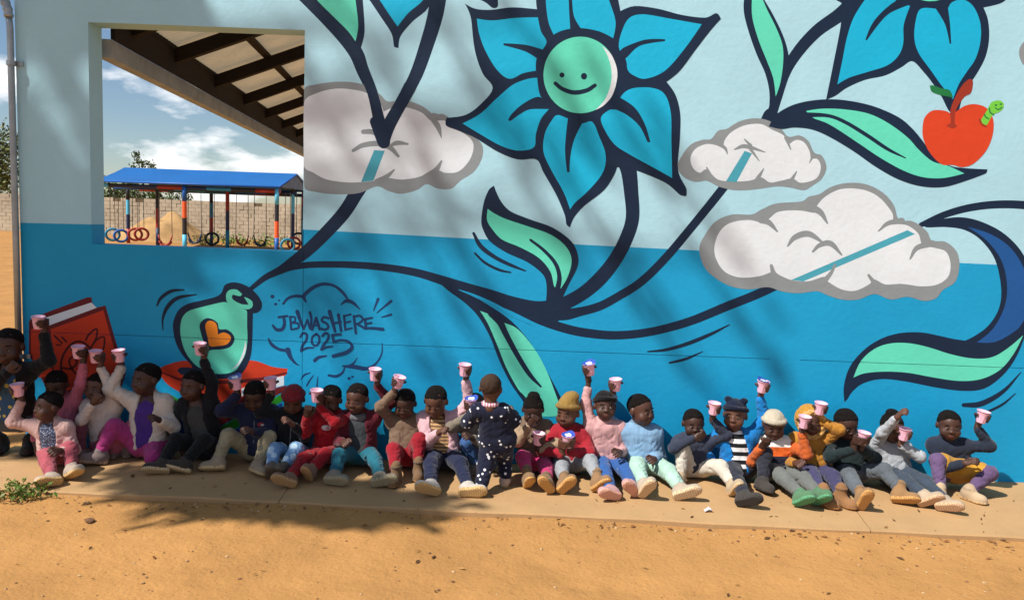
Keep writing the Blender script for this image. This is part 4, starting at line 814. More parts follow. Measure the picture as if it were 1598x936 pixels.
def make_grip():
    # hand round an upright cup whose base centre is at the origin: palm behind (+y), fingers round the +x side, thumb round the -x side; wrist below
    B = Blob(); rr = lambda z: CUP_R0 + (CUP_R1 - CUP_R0) * max(0, min(1, z / CUP_H)) + .0045
    B.ell((.002, rr(.03) + .013, .026), (.029, .013, .034), k=.01); B.cap((0, .044, -.002), (0, .036, -.046), .020, .021, k=.012)
    for i, z in enumerate((.010, .024, .038, .051)):
        L = (.85, 1.05, 1.12, .98)[i]; pts = []
        for t in (0, .33, .66, 1.):
            a = R(75) - t * L * R(118); r = rr(z) + .004; pts.append((r * math.cos(a), r * math.sin(a), z + .006 * t))
        pts[0] = (.020, rr(z) + .012, z)
        for a, b, r0, r1 in zip(pts[:-1], pts[1:], (.0085, .0078, .0070), (.0078, .0070, .0062)): B.cap(a, b, r0, r1, k=.004)
    pts = [(-.022, rr(.03) + .012, .022)] + [((rr(z) + .005) * math.cos(R(a)), (rr(z) + .005) * math.sin(R(a)), z) for a, z in ((140, .034), (180, .046), (215, .052))]
    for a, b, r0, r1 in zip(pts[:-1], pts[1:], (.0105, .0095, .0082), (.0095, .0082, .0070)): B.cap(a, b, r0, r1, k=.005)
    return B.mesh(.0033)
GRIP = make_grip()
def make_free(curl):
    # wrist at the origin, fingers along +z, palm faces -y, thumb on +x
    B = Blob(); B.ell((0, 0, .036), (.027, .013, .034), k=.01); B.cap((0, 0, -.02), (0, 0, .015), .020, .020, k=.012)
    for i, x in enumerate((.019, .0065, -.0065, -.018)):
        L = (.036, .041, .038, .030)[i]; p = Vector((x, 0, .064)); a = R(18) * curl
        for j, r in enumerate((.0082, .0075, .0066)):
            l = L * (.5, .36, .3)[j] * 1.0; q = p + Vector((x * .12, -math.sin(a) * l, math.cos(a) * l)); B.cap(p, q, r, r * .9, k=.004); p = q; a += R(38) * curl
    p = [(.022, -.002, .018), (.038, -.010, .038), (.040, -.020, .058), (.034, -.028, .070)]
    for a, b, r0, r1 in zip(p[:-1], p[1:], (.0105, .009, .008), (.009, .008, .0068)): B.cap(a, b, r0, r1, k=.005)
    return B.mesh(.0036)
FREE = make_free(1.); FIST = make_free(2.1)

PINK = mat('pink_plastic', (226, 172, 192), .35, .05, 20, 0, 1, .5); YOG = mat('pale_yoghurt', (238, 214, 216), .3, .03, 20, .1, 30, .5); FOIL = mat('blue_foil', (48, 74, 158), .3, .25, 40, .2, 60, .6); FOILW = mat('white_print', (214, 216, 226), .35, .1, 30, 0)
def make_cup():
    vs = []; fs = []; n = 40; prof = [(0, 0), (CUP_R0, 0), (CUP_R0, .004)] + [(CUP_R0 + (CUP_R1 - CUP_R0) * t, CUP_H * t) for t in (.15, .35, .55, .72)] + [(CUP_R1 * .985, CUP_H * .80), (CUP_R1, CUP_H * .96), (CUP_R1 + .004, CUP_H * .965), (CUP_R1 + .004, CUP_H), (CUP_R1 - .001, CUP_H), (CUP_R1 - .004, CUP_H * .75), (0, CUP_H * .75)]
    for r, z in prof:
        rib = 1 if .1 * CUP_H < z < .7 * CUP_H and r < CUP_R1 - .001 else 0
        for j in range(n): a = 2 * math.pi * j / n; q = r + (.0011 * (1 if j % 4 < 2 else -1) if rib else 0); vs.append((q * math.cos(a), q * math.sin(a), z))
    k = len(prof)
    for i in range(k - 1):
        for j in range(n): fs.append((i * n + j, i * n + (j + 1) % n, (i + 1) * n + (j + 1) % n, (i + 1) * n + j))
    m = MB(); m.add(vs, fs)
    for i in range(len(fs) - n, len(fs)): m.m[i] = 1
    return m.mesh('cup', True)
CUP_ME = make_cup(); CUP_ME.materials.append(PINK); CUP_ME.materials.append(YOG)
def make_lid():
    m = MB(); vs = [(0, 0, .002)]; n = 24
    for r in (.5, 1.):
        for j in range(n): a = 2 * math.pi * j / n; rr = r * (CUP_R1 + .006); x = rr * math.cos(a); vs.append((x, rr * math.sin(a), .0015 + max(0, x) ** 2 * 9 + .0015 * math.sin(5 * a)))
    fs = [(0, 1 + j, 1 + (j + 1) % n) for j in range(n)] + [(1 + j, 1 + n + j, 1 + n + (j + 1) % n, 1 + (j + 1) % n) for j in range(n)]
    m.add(vs, fs); m.m = [1] * n + [0] * n; me = m.mesh('lid', True); me.materials.append(FOIL); me.materials.append(FOILW); return me
LID_ME = make_lid()
def add_cup(base, Mx, label, lid):
    o = bpy.data.objects.new('yoghurt_cup', CUP_ME); COL.objects.link(o); o.location = base; o.rotation_euler = Mx.to_euler(); tag(o, label, 'cup', 'pink cups held by the children', 'thing')
    if lid:
        l = bpy.data.objects.new('lid', LID_ME); COL.objects.link(l); l.parent = o; l.location = (0, 0, CUP_H); l.rotation_euler = (R(6), 0, lid)
    return o

# ------------------------------------------------------------------ a person from joints
def ik(a, t, l1, l2, pole):
    """mid joint of a two-bone limb from a to t; stretches slightly when the reach is too long"""
    d = t - a; n = d.length; d = d / n
    if n > (l1 + l2) * .985: k = n / ((l1 + l2) * .985); l1 *= k; l2 *= k
    c = (l1 * l1 - l2 * l2 + n * n) / (2 * n); h = math.sqrt(max(l1 * l1 - c * c, 0)); p = pole - d * pole.dot(d); p = p.normalized() if p.length > 1e-4 else d.orthogonal().normalized()
    return a + d * c + p * h
UP = Vector((0, 0, 1))
def frame(x, y, z): return Matrix(((x.x, y.x, z.x), (x.y, y.y, z.y), (x.z, y.z, z.z)))
def X_at(px, q, z=.2): 
    lo, hi = 300., 900.                                        # the point on the pixel column px that lies q in front of the wall at height z
    for _ in range(30):
        mid = (lo + hi) / 2
        if at_y(px, mid, -q).z > z: lo = mid
        else: hi = mid
    return at_y(px, lo, -q)
def person(ix, label, head, hip, feet, hands, top, legs, shoe, s=1., yaw=0, pitch=0, roll=0, byaw=0, hair='short', hat=None, hatcol=None, shirt=None, sleeve=None, puff=.008, hood=False, scarf=None, skirt=None, bare=0., hipz=.085, stand=False, collar=True, extra=None, emblem=None, cuplabel='', zipc=None):
    H = at_y(head[0], head[1], -head[2]); P = X_at(hip[0], hip[1], hipz * s); sv = Vector((math.cos(R(byaw)), math.sin(R(byaw)), 0)); fw = Vector((math.sin(R(byaw)), -math.cos(R(byaw)), 0))
    root = tag(empty('person', (P.x, P.y, 0)), label, 'person', 'children sitting along the mural wall', 'thing')
    HM = Matrix.Rotation(R(yaw), 3, 'Z') @ Matrix.Rotation(R(pitch), 3, 'X') @ Matrix.Rotation(R(roll), 3, 'Y')
    neck = H + HM @ Vector((0, .015, -.091)) * s; spine = (neck - P); chest = P + spine * .66; shc = neck - spine.normalized() * .048 * s; pf = puff * .7
    sh = {-1: shc - sv * .086 * s, 1: shc + sv * .086 * s}; SK = skin(ix)
    body = Blob(); tp = Blob(); sl = Blob(); slv = []; tr = Blob(); gs = []; ph = ix * 1.7
    # arms
    arms = {}; cups = []
    for h in hands:
        sd, kind = h[0], h[1]; t = at_y(h[2], h[3], -h[4]); pole = Vector(h[5]) if len(h) > 5 and h[5] else (Vector((sd * .8, -.35, -.55)) if kind in ('cup', 'both') else Vector((sd * .35, .3, -.8)) if kind == 'free' else Vector((sd * .45, -.25, -.9)))
        if kind in ('cup', 'both'):
            tilt = Matrix.Rotation(R(h[6] if len(h) > 6 else sd * 4), 3, 'Y') @ Matrix.Rotation(R(6), 3, 'X')
            base = t - tilt @ Vector((0, 0, CUP_H * .5)); mirror = Matrix.Diagonal((1 if (sd if kind == 'cup' else 1) > 0 else -1, 1, 1)); Mh = tilt @ mirror
            turn = Matrix.Rotation(R(-20 * sd), 3, 'Z') if kind == 'cup' else Matrix.Rotation(R(0), 3, 'Z')
            if kind == 'both': turn = Matrix.Rotation(R(-35), 3, 'Z')
            Mh = tilt @ turn @ mirror; w = base + Mh @ Vector((0, .036, -.046)); gs.append(xform(GRIP, Mh, base)); cups.append((base, tilt, h)); arms[sd] = (w, pole)
            if kind == 'both':
                m2 = tilt @ Matrix.Rotation(R(55), 3, 'Z') @ Matrix.Diagonal((-1, 1, 1)); b2 = base + Vector((0, 0, -.012)); gs.append(xform(GRIP, m2, b2)); arms[-sd] = (b2 + m2 @ Vector((0, .036, -.046)), Vector((-sd * .8, -.35, -.55)))
        else: arms[sd] = (t, pole)
    for sd in (-1, 1):
        if sd not in arms:                                     # arm hanging down behind the others
            arms[sd] = (P + sv * sd * .15 * s + fw * .05 + UP * .03, Vector((sd, .3, 0)))
        w, pole = arms[sd]; el = ik(sh[sd], w, .150 * s, .140 * s, pole); fd = (w - el).normalized()
        kinds = [h for h in hands if h[0] == sd and h[1] not in ('cup', 'both')]; isgrip = any(h[1] == 'both' for h in hands) or any(h[0] == sd and h[1] == 'cup' for h in hands)
        if not isgrip:
            pn = (Vector((-sd * .5, .2, -.6)) if not kinds or kinds[0][1] == 'free' else Vector((0, .8, .2))); yv = -(pn - fd * pn.dot(fd)).normalized(); xv = yv.cross(fd) 
            if xv.z < 0 and kinds and kinds[0][1] == 'free': pass
            Mh = frame(xv, yv, fd)
            if xv.dot(-sv * sd) < 0: Mh = frame(-xv, yv, fd)
            gs.append(xform(FIST if kinds and kinds[0][1] == 'mouth' else FREE, Mh, w, .95))
        body.cap(sh[sd], el, .024 * s, .021 * s).cap(el, w, .021 * s, .0175 * s)
        sm = 1 if sleeve else 0; wr = w - fd * (.012 + bare * (sd == (hands[0][0] if hands else 1)))
        slv.append((sd, el, wr, sm)); sl.cap(sh[sd], el, .034 * s + pf, .029 * s + pf, sm, .03, .0060, 2.5, ph + sd).cap(el, wr, .029 * s + pf, .023 * s + pf * .7, sm, .02, .0055, 3, ph)
        
    # trunk
    for sd in (-1, 1):
        body.cap(P + sv * sd * .035 * s, chest + sv * sd * .04 * s, .055 * s, .050 * s, k=.04)
        tp.cap(P + sv * sd * .034 * s + UP * .012 * s, chest + sv * sd * .036 * s, .070 * s + pf, .063 * s + pf, 0, .03, .006, 2.2, ph + sd * 2)
    body.cap(sh[-1], sh[1], .040 * s, .040 * s, k=.03).cap(shc, neck, .04 * s, .036 * s, k=.03)
    tp.cap(sh[-1], sh[1], .049 * s + pf, .049 * s + pf, 0, .03); tp.cap(shc, neck - spine.normalized() * .012, .060 * s + pf, .046 * s + pf * .5, 0, .03)
    if collar and not hood: tp.cap(neck - spine.normalized() * .022 * s, neck - spine.normalized() * .004 * s, .048 * s + pf * .6, .046 * s + pf * .6, 2, .008)
    if hood:
        for i in range(9):
            f = lambda a: neck + sv * math.cos(a) * .060 * s - fw * (math.sin(a) * .055 * s - .006) - UP * (.022 - .016 * math.sin(a)) * s
            tp.cap(f(R(-50 + i * 31)), f(R(-50 + (i + 1) * 31)), .026 * s, .026 * s, 2 if False else 0, .012)
    if shirt:
        c0 = npv(P); hs = max((neck - P).z, .05); a1, a2 = npv(sv), npv(fw); sk = (neck - P).dot(fw) / hs; kx = (neck - P).dot(sv) / hs
        def opening(X, Y, Z):
            h = Z - c0[2]; u = (X - c0[0]) * a1[0] + (Y - c0[1]) * a1[1] - h * kx; f = (X - c0[0]) * a2[0] + (Y - c0[1]) * a2[1] - h * sk
            return np.minimum((.030 + .020 * np.sin(np.clip(h / hs, 0, 1) * 2.6)) * s - np.abs(u + .006 * np.sin(h * 40)), f - .02)
        tp.cut(opening)
    tp.p += sl.p
    # legs
    soles = []
    kn = {}
    for sd in (-1, 1):
        f = feet[0] if sd < 0 else feet[1]; hj = P + sv * sd * .046 * s
        flat = f[2] == 'flat'; az = .052 * s if flat else .040 * s
        A_ = at_z(f[0], f[1], az); pole = Vector(f[4]) if len(f) > 4 else Vector((sd * .35, -.2, 1))
        if (A_ - hj).length > .375 * s * 1.2: A_ = hj + (A_ - hj).normalized() * .375 * s * 1.2; A_.z = az
        K = ik(hj, A_, .185 * s, .185 * s, pole); K.z = max(K.z, .058 * s); kn[sd] = K; d = (A_ - K).normalized()
        if flat:
            a = R(f[3]); t = Vector((math.sin(a), -math.cos(a), 0)); n = Vector((0, 0, -1))
        else:
            t0 = UP - d * UP.dot(d); t0 = t0.normalized(); t0.rotate(Matrix.Rotation(R(-f[2]), 3, d)); t0 = Matrix.Rotation(0, 3, 'X') @ t0
            if (t0.x * f[2]) < 0 and abs(f[2]) > 1: t0 = UP - d * UP.dot(d); t0 = t0.normalized(); t0.rotate(Matrix.Rotation(R(f[2]), 3, d))
            cx = f[3] if len(f) > 3 else .25; t = (t0 + d * cx).normalized(); n = (d - t * d.dot(t)).normalized()
        xv = t.cross(-n); SM = frame(xv * .9, t, -n)
        g = xform(SHOES[shoe[0]], SM, A_, s * .98); dz = g[0][:, 2].min(); sf = Vector((0, 0, .0015 - dz)) if dz < .0015 or dz < .03 else Vector((0, 0, 0)); g = (g[0] + npv(sf), g[1], g[2]); A_ = A_ + sf
        sc_ = tuple(int(v * .72 + d_ * .22) for v, d_ in zip(shoe[1], (150, 120, 86))); upm = cloth(sc_, 'shoe') if not isinstance(shoe[1], bpy.types.Material) else shoe[1]; soles.append((g, [upm, sole_mat(shoe[2]), cloth(tuple(int(v * .62 + 30) for v in shoe[1]), 'shoe')]))
        body.cap(hj, K, .038 * s, .032 * s).cap(K, A_, .030 * s, .022 * s)
        cuff = A_ - d * (.030 if shoe[0] != 'boot' else .055) * s
        tr.cap(hj, K, .057 * s, .045 * s, 0, .025, .007, 2.2, ph + sd).cap(K, cuff, .044 * s, .034 * s, 0, .02, .007, 2.4, ph + 1)
    tr.cap(P - sv * .040 * s, P + sv * .040 * s, .074 * s, .074 * s, 0, .03); tr.cut(lambda X, Y, Z: .002 - Z); tp.cut(lambda X, Y, Z: .004 - Z)
    body.cut(lambda X, Y, Z: .012 - Z)
    parts = [body.mesh(.011)] + gs + [xform(HEAD, HM, H, s * .9)]
    qmesh('body', merge(parts), [SK, LIP, EYEW, EYED, NAIL], root)
    tc = top if isinstance(top, bpy.types.Material) else cloth(top); trimc = cloth(tuple(int(v * .82) for v in top)) if not isinstance(top, bpy.types.Material) else tc
    slc = (sleeve if isinstance(sleeve, bpy.types.Material) else cloth(sleeve)) if sleeve else tc
    qmesh('jacket' if shirt else 'top', tp.mesh(.0075, .0017, ph), [tc, slc, trimc], root)
    lc = legs if isinstance(legs, bpy.types.Material) else cloth(legs); qmesh('trousers', tr.mesh(.0075, .0016, ph + 3), [lc, lc], root)
    for g, ms in soles:
        so = qmesh('shoe', g, ms, root); at = so.data.attributes.new('shoe_co', 'FLOAT_VECTOR', 'POINT'); at.data.foreach_set('vector', SHOES[shoe[0]][0].astype(np.float32).ravel())
    if hat == 'furhood':
        B = Blob(); B.ell((0, .02, .01), (.098, .100, .108), 0); B.cut(lambda X, Y, Z: .062 - np.sqrt(X ** 2 + (Z + .012) ** 2) - np.where(Y < -.0, 0, 1.))
        B.cut(lambda X, Y, Z: -.055 - Y)
        for i in range(20):
            a, b = 2 * math.pi * i / 20, 2 * math.pi * (i + 1) / 20; f = lambda a: (.078 * math.cos(a), -.05, -.008 + .090 * math.sin(a)); B.cap(f(a), f(b), .021, .021, 1, .01)
        qmesh('fur_hood', xform(B.mesh(.006, .003, 4.), HM, H, s * .9), [cloth(hatcol), fuzzy((196, 150, 78))], root)
    elif hat: qmesh('beanie', xform(HATS[hat], HM, H, s * .9), [knit(hatcol), knit(tuple(int(v * .93) for v in hatcol))], root)
    if hair and hat != 'furhood': qmesh('hair', xform(HAIRS[hair], HM, H, s * (.887 if hat else .9)), [HAIR], root)
    if shirt:
        B = Blob()
        for sd in (-1, 1): B.cap(P + sv * sd * .03 * s + UP * .015 * s, chest + sv * sd * .030 * s, .070 * s + pf * .8, .060 * s + pf * .8, 0, .03, .004, 2, ph)
        B.cap(chest, neck - spine.normalized() * .02 * s, .060 * s + pf * .6, .040 * s, 0, .03); B.cut(lambda X, Y, Z: .004 - Z)
        qmesh('shirt', B.mesh(.008, .001, ph), [shirt if isinstance(shirt, bpy.types.Material) else cloth(shirt)], root)
    if zipc:
        k = MB(); pts = []
        for t in np.linspace(.12, .93, 9):
            c = P.lerp(neck, float(t)); r_ = (.070 + (.060 - .070) * t) * s + pf; r_ = r_ * .93 if t < .75 else r_ * (.93 - (t - .75) * 1.4); pts.append(c + fw * (r_ + .004))
        k.tube(pts, .0042, 6); k.build('zip', cloth(zipc, 'shoe'), root, True)
    if scarf:
        B = Blob(); pr = [neck + sv * math.cos(R(a)) * .055 * s + fw * (-math.sin(R(a)) * .05 * s) - UP * (.012 if a < 200 else .03) * s for a in range(0, 361, 30)]
        for a, b in zip(pr[:-1], pr[1:]): B.cap(a, b, .020, .020, 0, .01, .003, 1.5, a.x * 40)
        qmesh('scarf', B.mesh(.006, .001, 2.), [cloth(scarf)], root)
    if skirt:
        B = Blob(); B.cap(P, P.lerp((kn[-1] + kn[1]) / 2, .7), .072 * s, .062 * s, 0, .03)
        for sd in (-1, 1): B.cap(P, P.lerp(kn[sd], .75), .072 * s, .064 * s, 0, .03, .004, 3)
        B.cut(lambda X, Y, Z: .01 - Z); qmesh('skirt', B.mesh(.008, .0016, 2.), [cloth(skirt)], root)
    if emblem:
        c = chest + fw * (.067 * s + pf) + sv * emblem[0] + UP * emblem[1]; B = Blob(); B.ell(c, (emblem[2] * 1.2, .006, emblem[2] * .75), 0, .004); B.ell(c + fw * .002 + sv * emblem[2] * .4, (emblem[2] * .55, .006, emblem[2] * .4), 1, .003)
        qmesh('emblem', B.mesh(.004), [cloth(emblem[3]), cloth(emblem[4])], root)
    for j, (b_, m_, h) in enumerate(cups): add_cup(b_, m_, cuplabel, h[7] if len(h) > 7 else 0)
    return root

JB = dict(top=(26, 25, 28), legs=(70, 76, 84))
person(0, 'child in a black jacket crouching at the wall end beside the downpipe', (13, 541, .30), (22, .2), ((2, 690, 'flat', 10), (46, 690, 'flat', 20)), [(1, 'cup', 60, 503, .30), (-1, 'mouth', 12, 580, .42)], (26, 25, 28), (78, 84, 94), ('low', (34, 34, 38), (40, 38, 36)), s=1.22, yaw=8, pitch=8, shirt=dots_cloth('print', (52, 84, 120), (200, 180, 90), 22, .3), hipz=.2, cuplabel='pink cup lifted by the child in black beside the downpipe')
person(1, 'small child in an open pale pink jacket over a sparkly grey top, legs out', (75, 634, .42), (88, .38), ((80, 747, -75), (112, 738, 35)), [(-1, 'cup', 28, 608, .46), (1, 'free', 96, 703, .56)], (208, 164, 156), (172, 74, 86), ('low', (206, 186, 170), (206, 166, 110)), s=.98, yaw=-38, pitch=0, shirt=dots_cloth('sparkle', (62, 68, 88), (150, 158, 178), 95, .33), cuplabel='pink cup raised by the small child with the sparkly grey top')
person(2, 'child in a rose pink top bending the head behind the sparkly-top child', (88, 601, .22), (98, .2), ((112, 712, 30), (126, 712, 30)), [(1, 'cup', 122, 549, .26)], (206, 104, 128), (124, 60, 74), ('low', (150, 120, 120), (150, 130, 110)), s=.98, yaw=10, pitch=28, cuplabel='pink cup raised by the child in the rose pink top')
person(3, 'child in a cream jacket eating with one hand at the mouth', (152, 604, .17), (168, .17), ((180, 705, 20), (198, 704, 20)), [(-1, 'mouth', 144, 630, .30), (1, 'cup', 149, 556, .22)], (224, 206, 192), (200, 96, 116), ('low', (150, 120, 120), (150, 130, 110)), s=.98, yaw=-12, pitch=6, hair='braids', cuplabel='pink cup raised by the eating child in the cream jacket')
person(4, 'girl with a purple sweater, cream jacket and magenta leggings', (228, 592, .19), (232, .18), ((156, 714, -20, .25, (-.6, -.4, .8)), (236, 702, 'flat', 40, (.9, -.5, .5))), [(-1, 'cup', 186, 555, .2), (1, 'free', 250, 656, .34)], (222, 206, 190), (186, 54, 124), ('low', (150, 132, 136), (160, 140, 120)), s=1.12, yaw=-32, pitch=4, hair='short', shirt=(78, 44, 140), puff=.012, cuplabel='pink cup held up beside the girl in the purple sweater')
person(5, 'child all in black with one arm stretched straight up', (301, 602, .19), (322, .16), ((254, 728, -68), (290, 728, -55)), [(1, 'cup', 312, 544, .2, (.8, .3, -.4))], (30, 29, 32), (26, 26, 29), ('low', (44, 40, 40), (196, 168, 128)), s=1.04, yaw=-22, pitch=8, shirt=(70, 70, 66), puff=.012, cuplabel='pink cup held up high by the child all in black')
person(6, 'child in a navy jacket and khaki trousers looking down', (398, 618, .2), (402, .16), ((340, 725, -75), (404, 729, 65)), [(-1, 'cup', 368, 598, .26, None, -8, 1.), (1, 'free', 396, 674, .36)], (30, 36, 66), (164, 150, 116), ('low', (180, 158, 130), (198, 168, 124)), s=1.04, yaw=0, pitch=32, puff=.014, zipc=(110, 112, 120), emblem=(.045, -.01, .022, (150, 40, 50), (200, 190, 180)), cuplabel='lidded pink cup raised by the child in the navy jacket')
person(7, 'child in a dark red beanie and black jacket with pale blue jeans', (458, 624, .2), (456, .16), ((424, 737, 0), (444, 737, 0)), [(-1, 'cup', 423, 598, .24), (1, 'free', 458, 664, .33)], (30, 30, 32), dots_cloth('tiedye', (110, 146, 184), (176, 200, 216), 16, .38), ('low', (96, 90, 86), (112, 100, 86)), s=.98, yaw=4, pitch=30, hat='plain', hatcol=(150, 34, 42), zipc=(120, 118, 112), emblem=(.035, -.02, .026, (128, 44, 40), (190, 90, 70)), cuplabel='pink cup raised by the child in the dark red beanie')
person(8, 'child in a bright red tracksuit', (516, 624, .19), (512, .17), ((452, 749, -62), (486, 741, 12)), [(1, 'cup', 494, 617, .33, (.6, -.6, -.6)), (-1, 'mouth', 479, 650, .32)], (162, 16, 28), (160, 16, 28), ('low', (150, 110, 86), (178, 140, 96)), s=1.0, yaw=-16, pitch=18, emblem=(-.02, .0, .026, (200, 196, 204), (196, 120, 130)), cuplabel='pink cup held before the child in the red tracksuit')
person(9, 'smiling child in a maroon jacket, grey scarf and teal trousers', (557, 622, .19), (562, .17), ((522, 744, 78, .25, (-.5, -.3, 1)), (593, 747, 72, .25, (.5, -.3, 1))), [(1, 'cup', 585, 584, .2, (.8, .2, -.4)), (-1, 'free', 535, 690, .36)], (98, 24, 38), (22, 102, 122), ('low', (150, 146, 130), (160, 146, 116)), s=1.04, yaw=-14, pitch=12, shirt=(62, 66, 70), scarf=(104, 104, 108), cuplabel='pink cup raised by the child in the maroon jacket')
person(10, 'child in a brown sweater, red trousers and brown boots', (632, 630, .18), (633, .17), ((618, 741, 'flat', -6, (-.2, -.3, 1)), (653, 733, 'flat', 6, (.2, -.3, 1))), [(-1, 'cup', 622, 596, .28, (-.9, -.4, .1), 14)], (124, 98, 78), (158, 22, 36), ('boot', (126, 92, 62), (150, 112, 74)), s=1.02, yaw=-4, pitch=24, cuplabel='tilted pink cup raised by the child in the brown sweater')
person(11, 'child in a pale pink jacket over stripes, navy trousers and pale shoes', (680, 627, .2), (692, .18), ((672, 763, -62), (733, 765, 80)), [(1, 'cup', 725, 577, .2, (.9, .2, -.3)), (-1, 'free', 683, 676, .36)], (216, 168, 176), (28, 34, 64), ('low', (226, 220, 214), (204, 166, 112)), s=1.08, yaw=-6, pitch=26, shirt=ramp_cloth('tan_stripe', [(0., (176, 140, 98)), (.5, (104, 78, 58))], 'Z', 1, 46), puff=.012, cuplabel='pink cup raised by the child in the pale pink jacket')
person(12, 'child in a grey and tan top and jeans, half hidden behind the standing toddler', (742, 636, .15), (756, .16), ((742, 731, 20), (782, 728, 20)), [(-1, 'cup', 735, 631, .26, (-.8, -.5, -.4), 0, .5), (1, 'free', 738, 684, .34)], (128, 116, 100), (52, 92, 150), ('low', (120, 130, 150), (120, 118, 112)), s=.98, yaw=20, pitch=16, emblem=(.012, -.03, .03, (200, 60, 40), (220, 196, 50)), cuplabel='pink cup held behind the standing toddler')
person(14, 'child in a two-tone brown hoodie and raspberry trousers, hand at the mouth', (832, 640, .18), (834, .17), ((823, 752, 0), (854, 759, -32)), [(-1, 'mouth', 826, 664, .31), (1, 'cup', 840, 684, .33, (.9, -.3, -.4))], (122, 98, 80), (196, 42, 102), ('boot', (150, 112, 74), (198, 152, 92)), s=1.0, yaw=4, pitch=26, hair='puff', sleeve=(170, 140, 110), hood=True, cuplabel='pink cup held low by the child in the brown hoodie')
person(15, 'child in a mustard beanie and red hooded jacket looking aside', (886, 644, .18), (888, .17), ((880, 759, 32), (932, 757, 28)), [(1, 'both', 886, 688, .36, None, 0, .8)], (172, 30, 44), (150, 154, 160), ('boot', (160, 118, 78), (196, 148, 90)), s=1.04, yaw=-30, pitch=8, hat='tall', hatcol=(168, 128, 58), hood=True, puff=.012, cuplabel='blue-lidded pink cup held in both hands by the child in the mustard beanie')
person(16, 'child in a dusty pink hoodie and ripped jeans, one arm straight up', (944, 634, .17), (950, .17), ((954, 770, -66), (985, 764, -40)), [(-1, 'cup', 920, 576, .17, (-.8, .2, -.4), -10, .9), (1, 'free', 968, 705, .3)], (208, 154, 154), dots_cloth('ripped', (44, 82, 140), (150, 176, 206), 13, .17), ('low', (228, 164, 176), (214, 160, 140)), s=1.02, yaw=2, pitch=-4, hat='plain', hatcol=(26, 24, 26), hood=True, bare=.05, emblem=(.05, -.115, .010, (30, 30, 34), (60, 60, 60)), cuplabel='blue-lidded pink cup held up high by the child in the dusty pink hoodie')
person(17, 'child in a pale denim jacket and mint trousers looking away', (1000, 640, .17), (1006, .18), ((1004, 765, 20), (1062, 767, 62)), [(-1, 'cup', 961, 600, .2, (-.8, .3, -.4)), (1, 'free', 1022, 716, .3)], (124, 166, 204), (168, 208, 188), ('low', (206, 192, 172), (206, 178, 144)), s=1.12, yaw=42, pitch=2, puff=.012, cuplabel='pink cup raised by the child in the pale denim jacket')
person(18, 'child in a navy hoodie with cream trousers, knee drawn up', (1082, 661, .18), (1086, .17), ((1062, 745, 'flat', -20, (-.25, -.2, 1)), (1142, 764, 5)), [(-1, 'mouth', 1083, 684, .30, (-.9, -.4, -.4)), (1, 'cup', 1114, 637, .26, (.9, -.2, -.3))], (50, 56, 76), (206, 196, 180), ('low', (208, 186, 152), (198, 168, 128)), s=1.0, yaw=2, pitch=8, hair='braids', hood=True, cuplabel='pink cup lifted by the child in the navy hoodie')
person(19, 'child in a bright blue jacket, striped top and navy beanie', (1147, 648, .18), (1152, .18), ((1163, 781, 62, .3), (1190, 756, 40)), [(1, 'cup', 1190, 603, .18, (.9, .2, -.3), 6, 2.2)], (12, 122, 204), (46, 48, 60), ('low', (44, 44, 50), (60, 56, 54)), s=1.06, yaw=-24, pitch=2, hat='ears', hatcol=(24, 32, 58), shirt=ramp_cloth('bw_stripe', [(0., (222, 222, 222)), (.5, (24, 26, 30))], 'Z', 1, 19), puff=.012, cuplabel='blue-lidded pink cup raised by the child in the bright blue jacket')
person(20, 'child in a cream beanie and a white and orange colour-block sweater', (1207, 664, .19), (1214, .18), ((1252, 783, 28, .7), (1276, 779, 20, .7)), [(1, 'cup', 1255, 658, .30, (.5, -.4, -.8)), (-1, 'mouth', 1188, 698, .34)], ramp_cloth('block', [(0., (176, 44, 40)), (.125, (28, 30, 44)), (.185, (206, 92, 34)), (.245, (224, 220, 212))]), (108, 112, 108), ('clog', (70, 140, 100), (90, 150, 112)), s=1.02, yaw=-4, pitch=20, hat='plain', hatcol=(208, 194, 168), sleeve=(206, 92, 34), cuplabel='pink cup held out by the child in the cream beanie')
person(21, 'child in a mustard jacket with a furry hood', (1264, 657, .17), (1272, .17), ((1284, 775, 'flat', 40), (1312, 775, 'flat', 35)), [(1, 'cup', 1280, 637, .25, (.9, -.3, -.3)), (-1, 'free', 1240, 722, .32)], (188, 124, 38), (62, 60, 98), ('boot', (168, 112, 66), (150, 104, 62)), s=1.02, yaw=0, pitch=6, hat='furhood', hatcol=(192, 132, 40), puff=.012, zipc=(90, 62, 28), cuplabel='pink cup raised by the child in the furry mustard hood')
person(22, 'bare-headed child in a dark green jacket holding a cup with both hands', (1320, 662, .18), (1330, .17), ((1345, 785, 12), (1404, 774, 55, .5)), [(1, 'both', 1347, 683, .36, None, 8)], (28, 42, 44), (92, 100, 108), ('boot', (172, 124, 74), (190, 142, 86)), s=1.06, yaw=14, pitch=20,  cuplabel='pink cup held in both hands by the child in the dark green jacket')
person(23, 'child in a grey hoodie shielding the face with a sleeve', (1392, 668, .17), (1396, .17), ((1442, 780, 42, .5), (1474, 786, 60, .7)), [(-1, 'free', 1398, 653, .33, (-.9, -.4, .2)), (1, 'cup', 1411, 677, .32, (.9, -.3, -.5))], (168, 172, 178), (58, 70, 86), ('low', (206, 184, 158), (196, 160, 128)), s=1.02, yaw=6, pitch=14,  hair='puff', hood=True, cuplabel='pink cup held by the child in the grey hoodie')
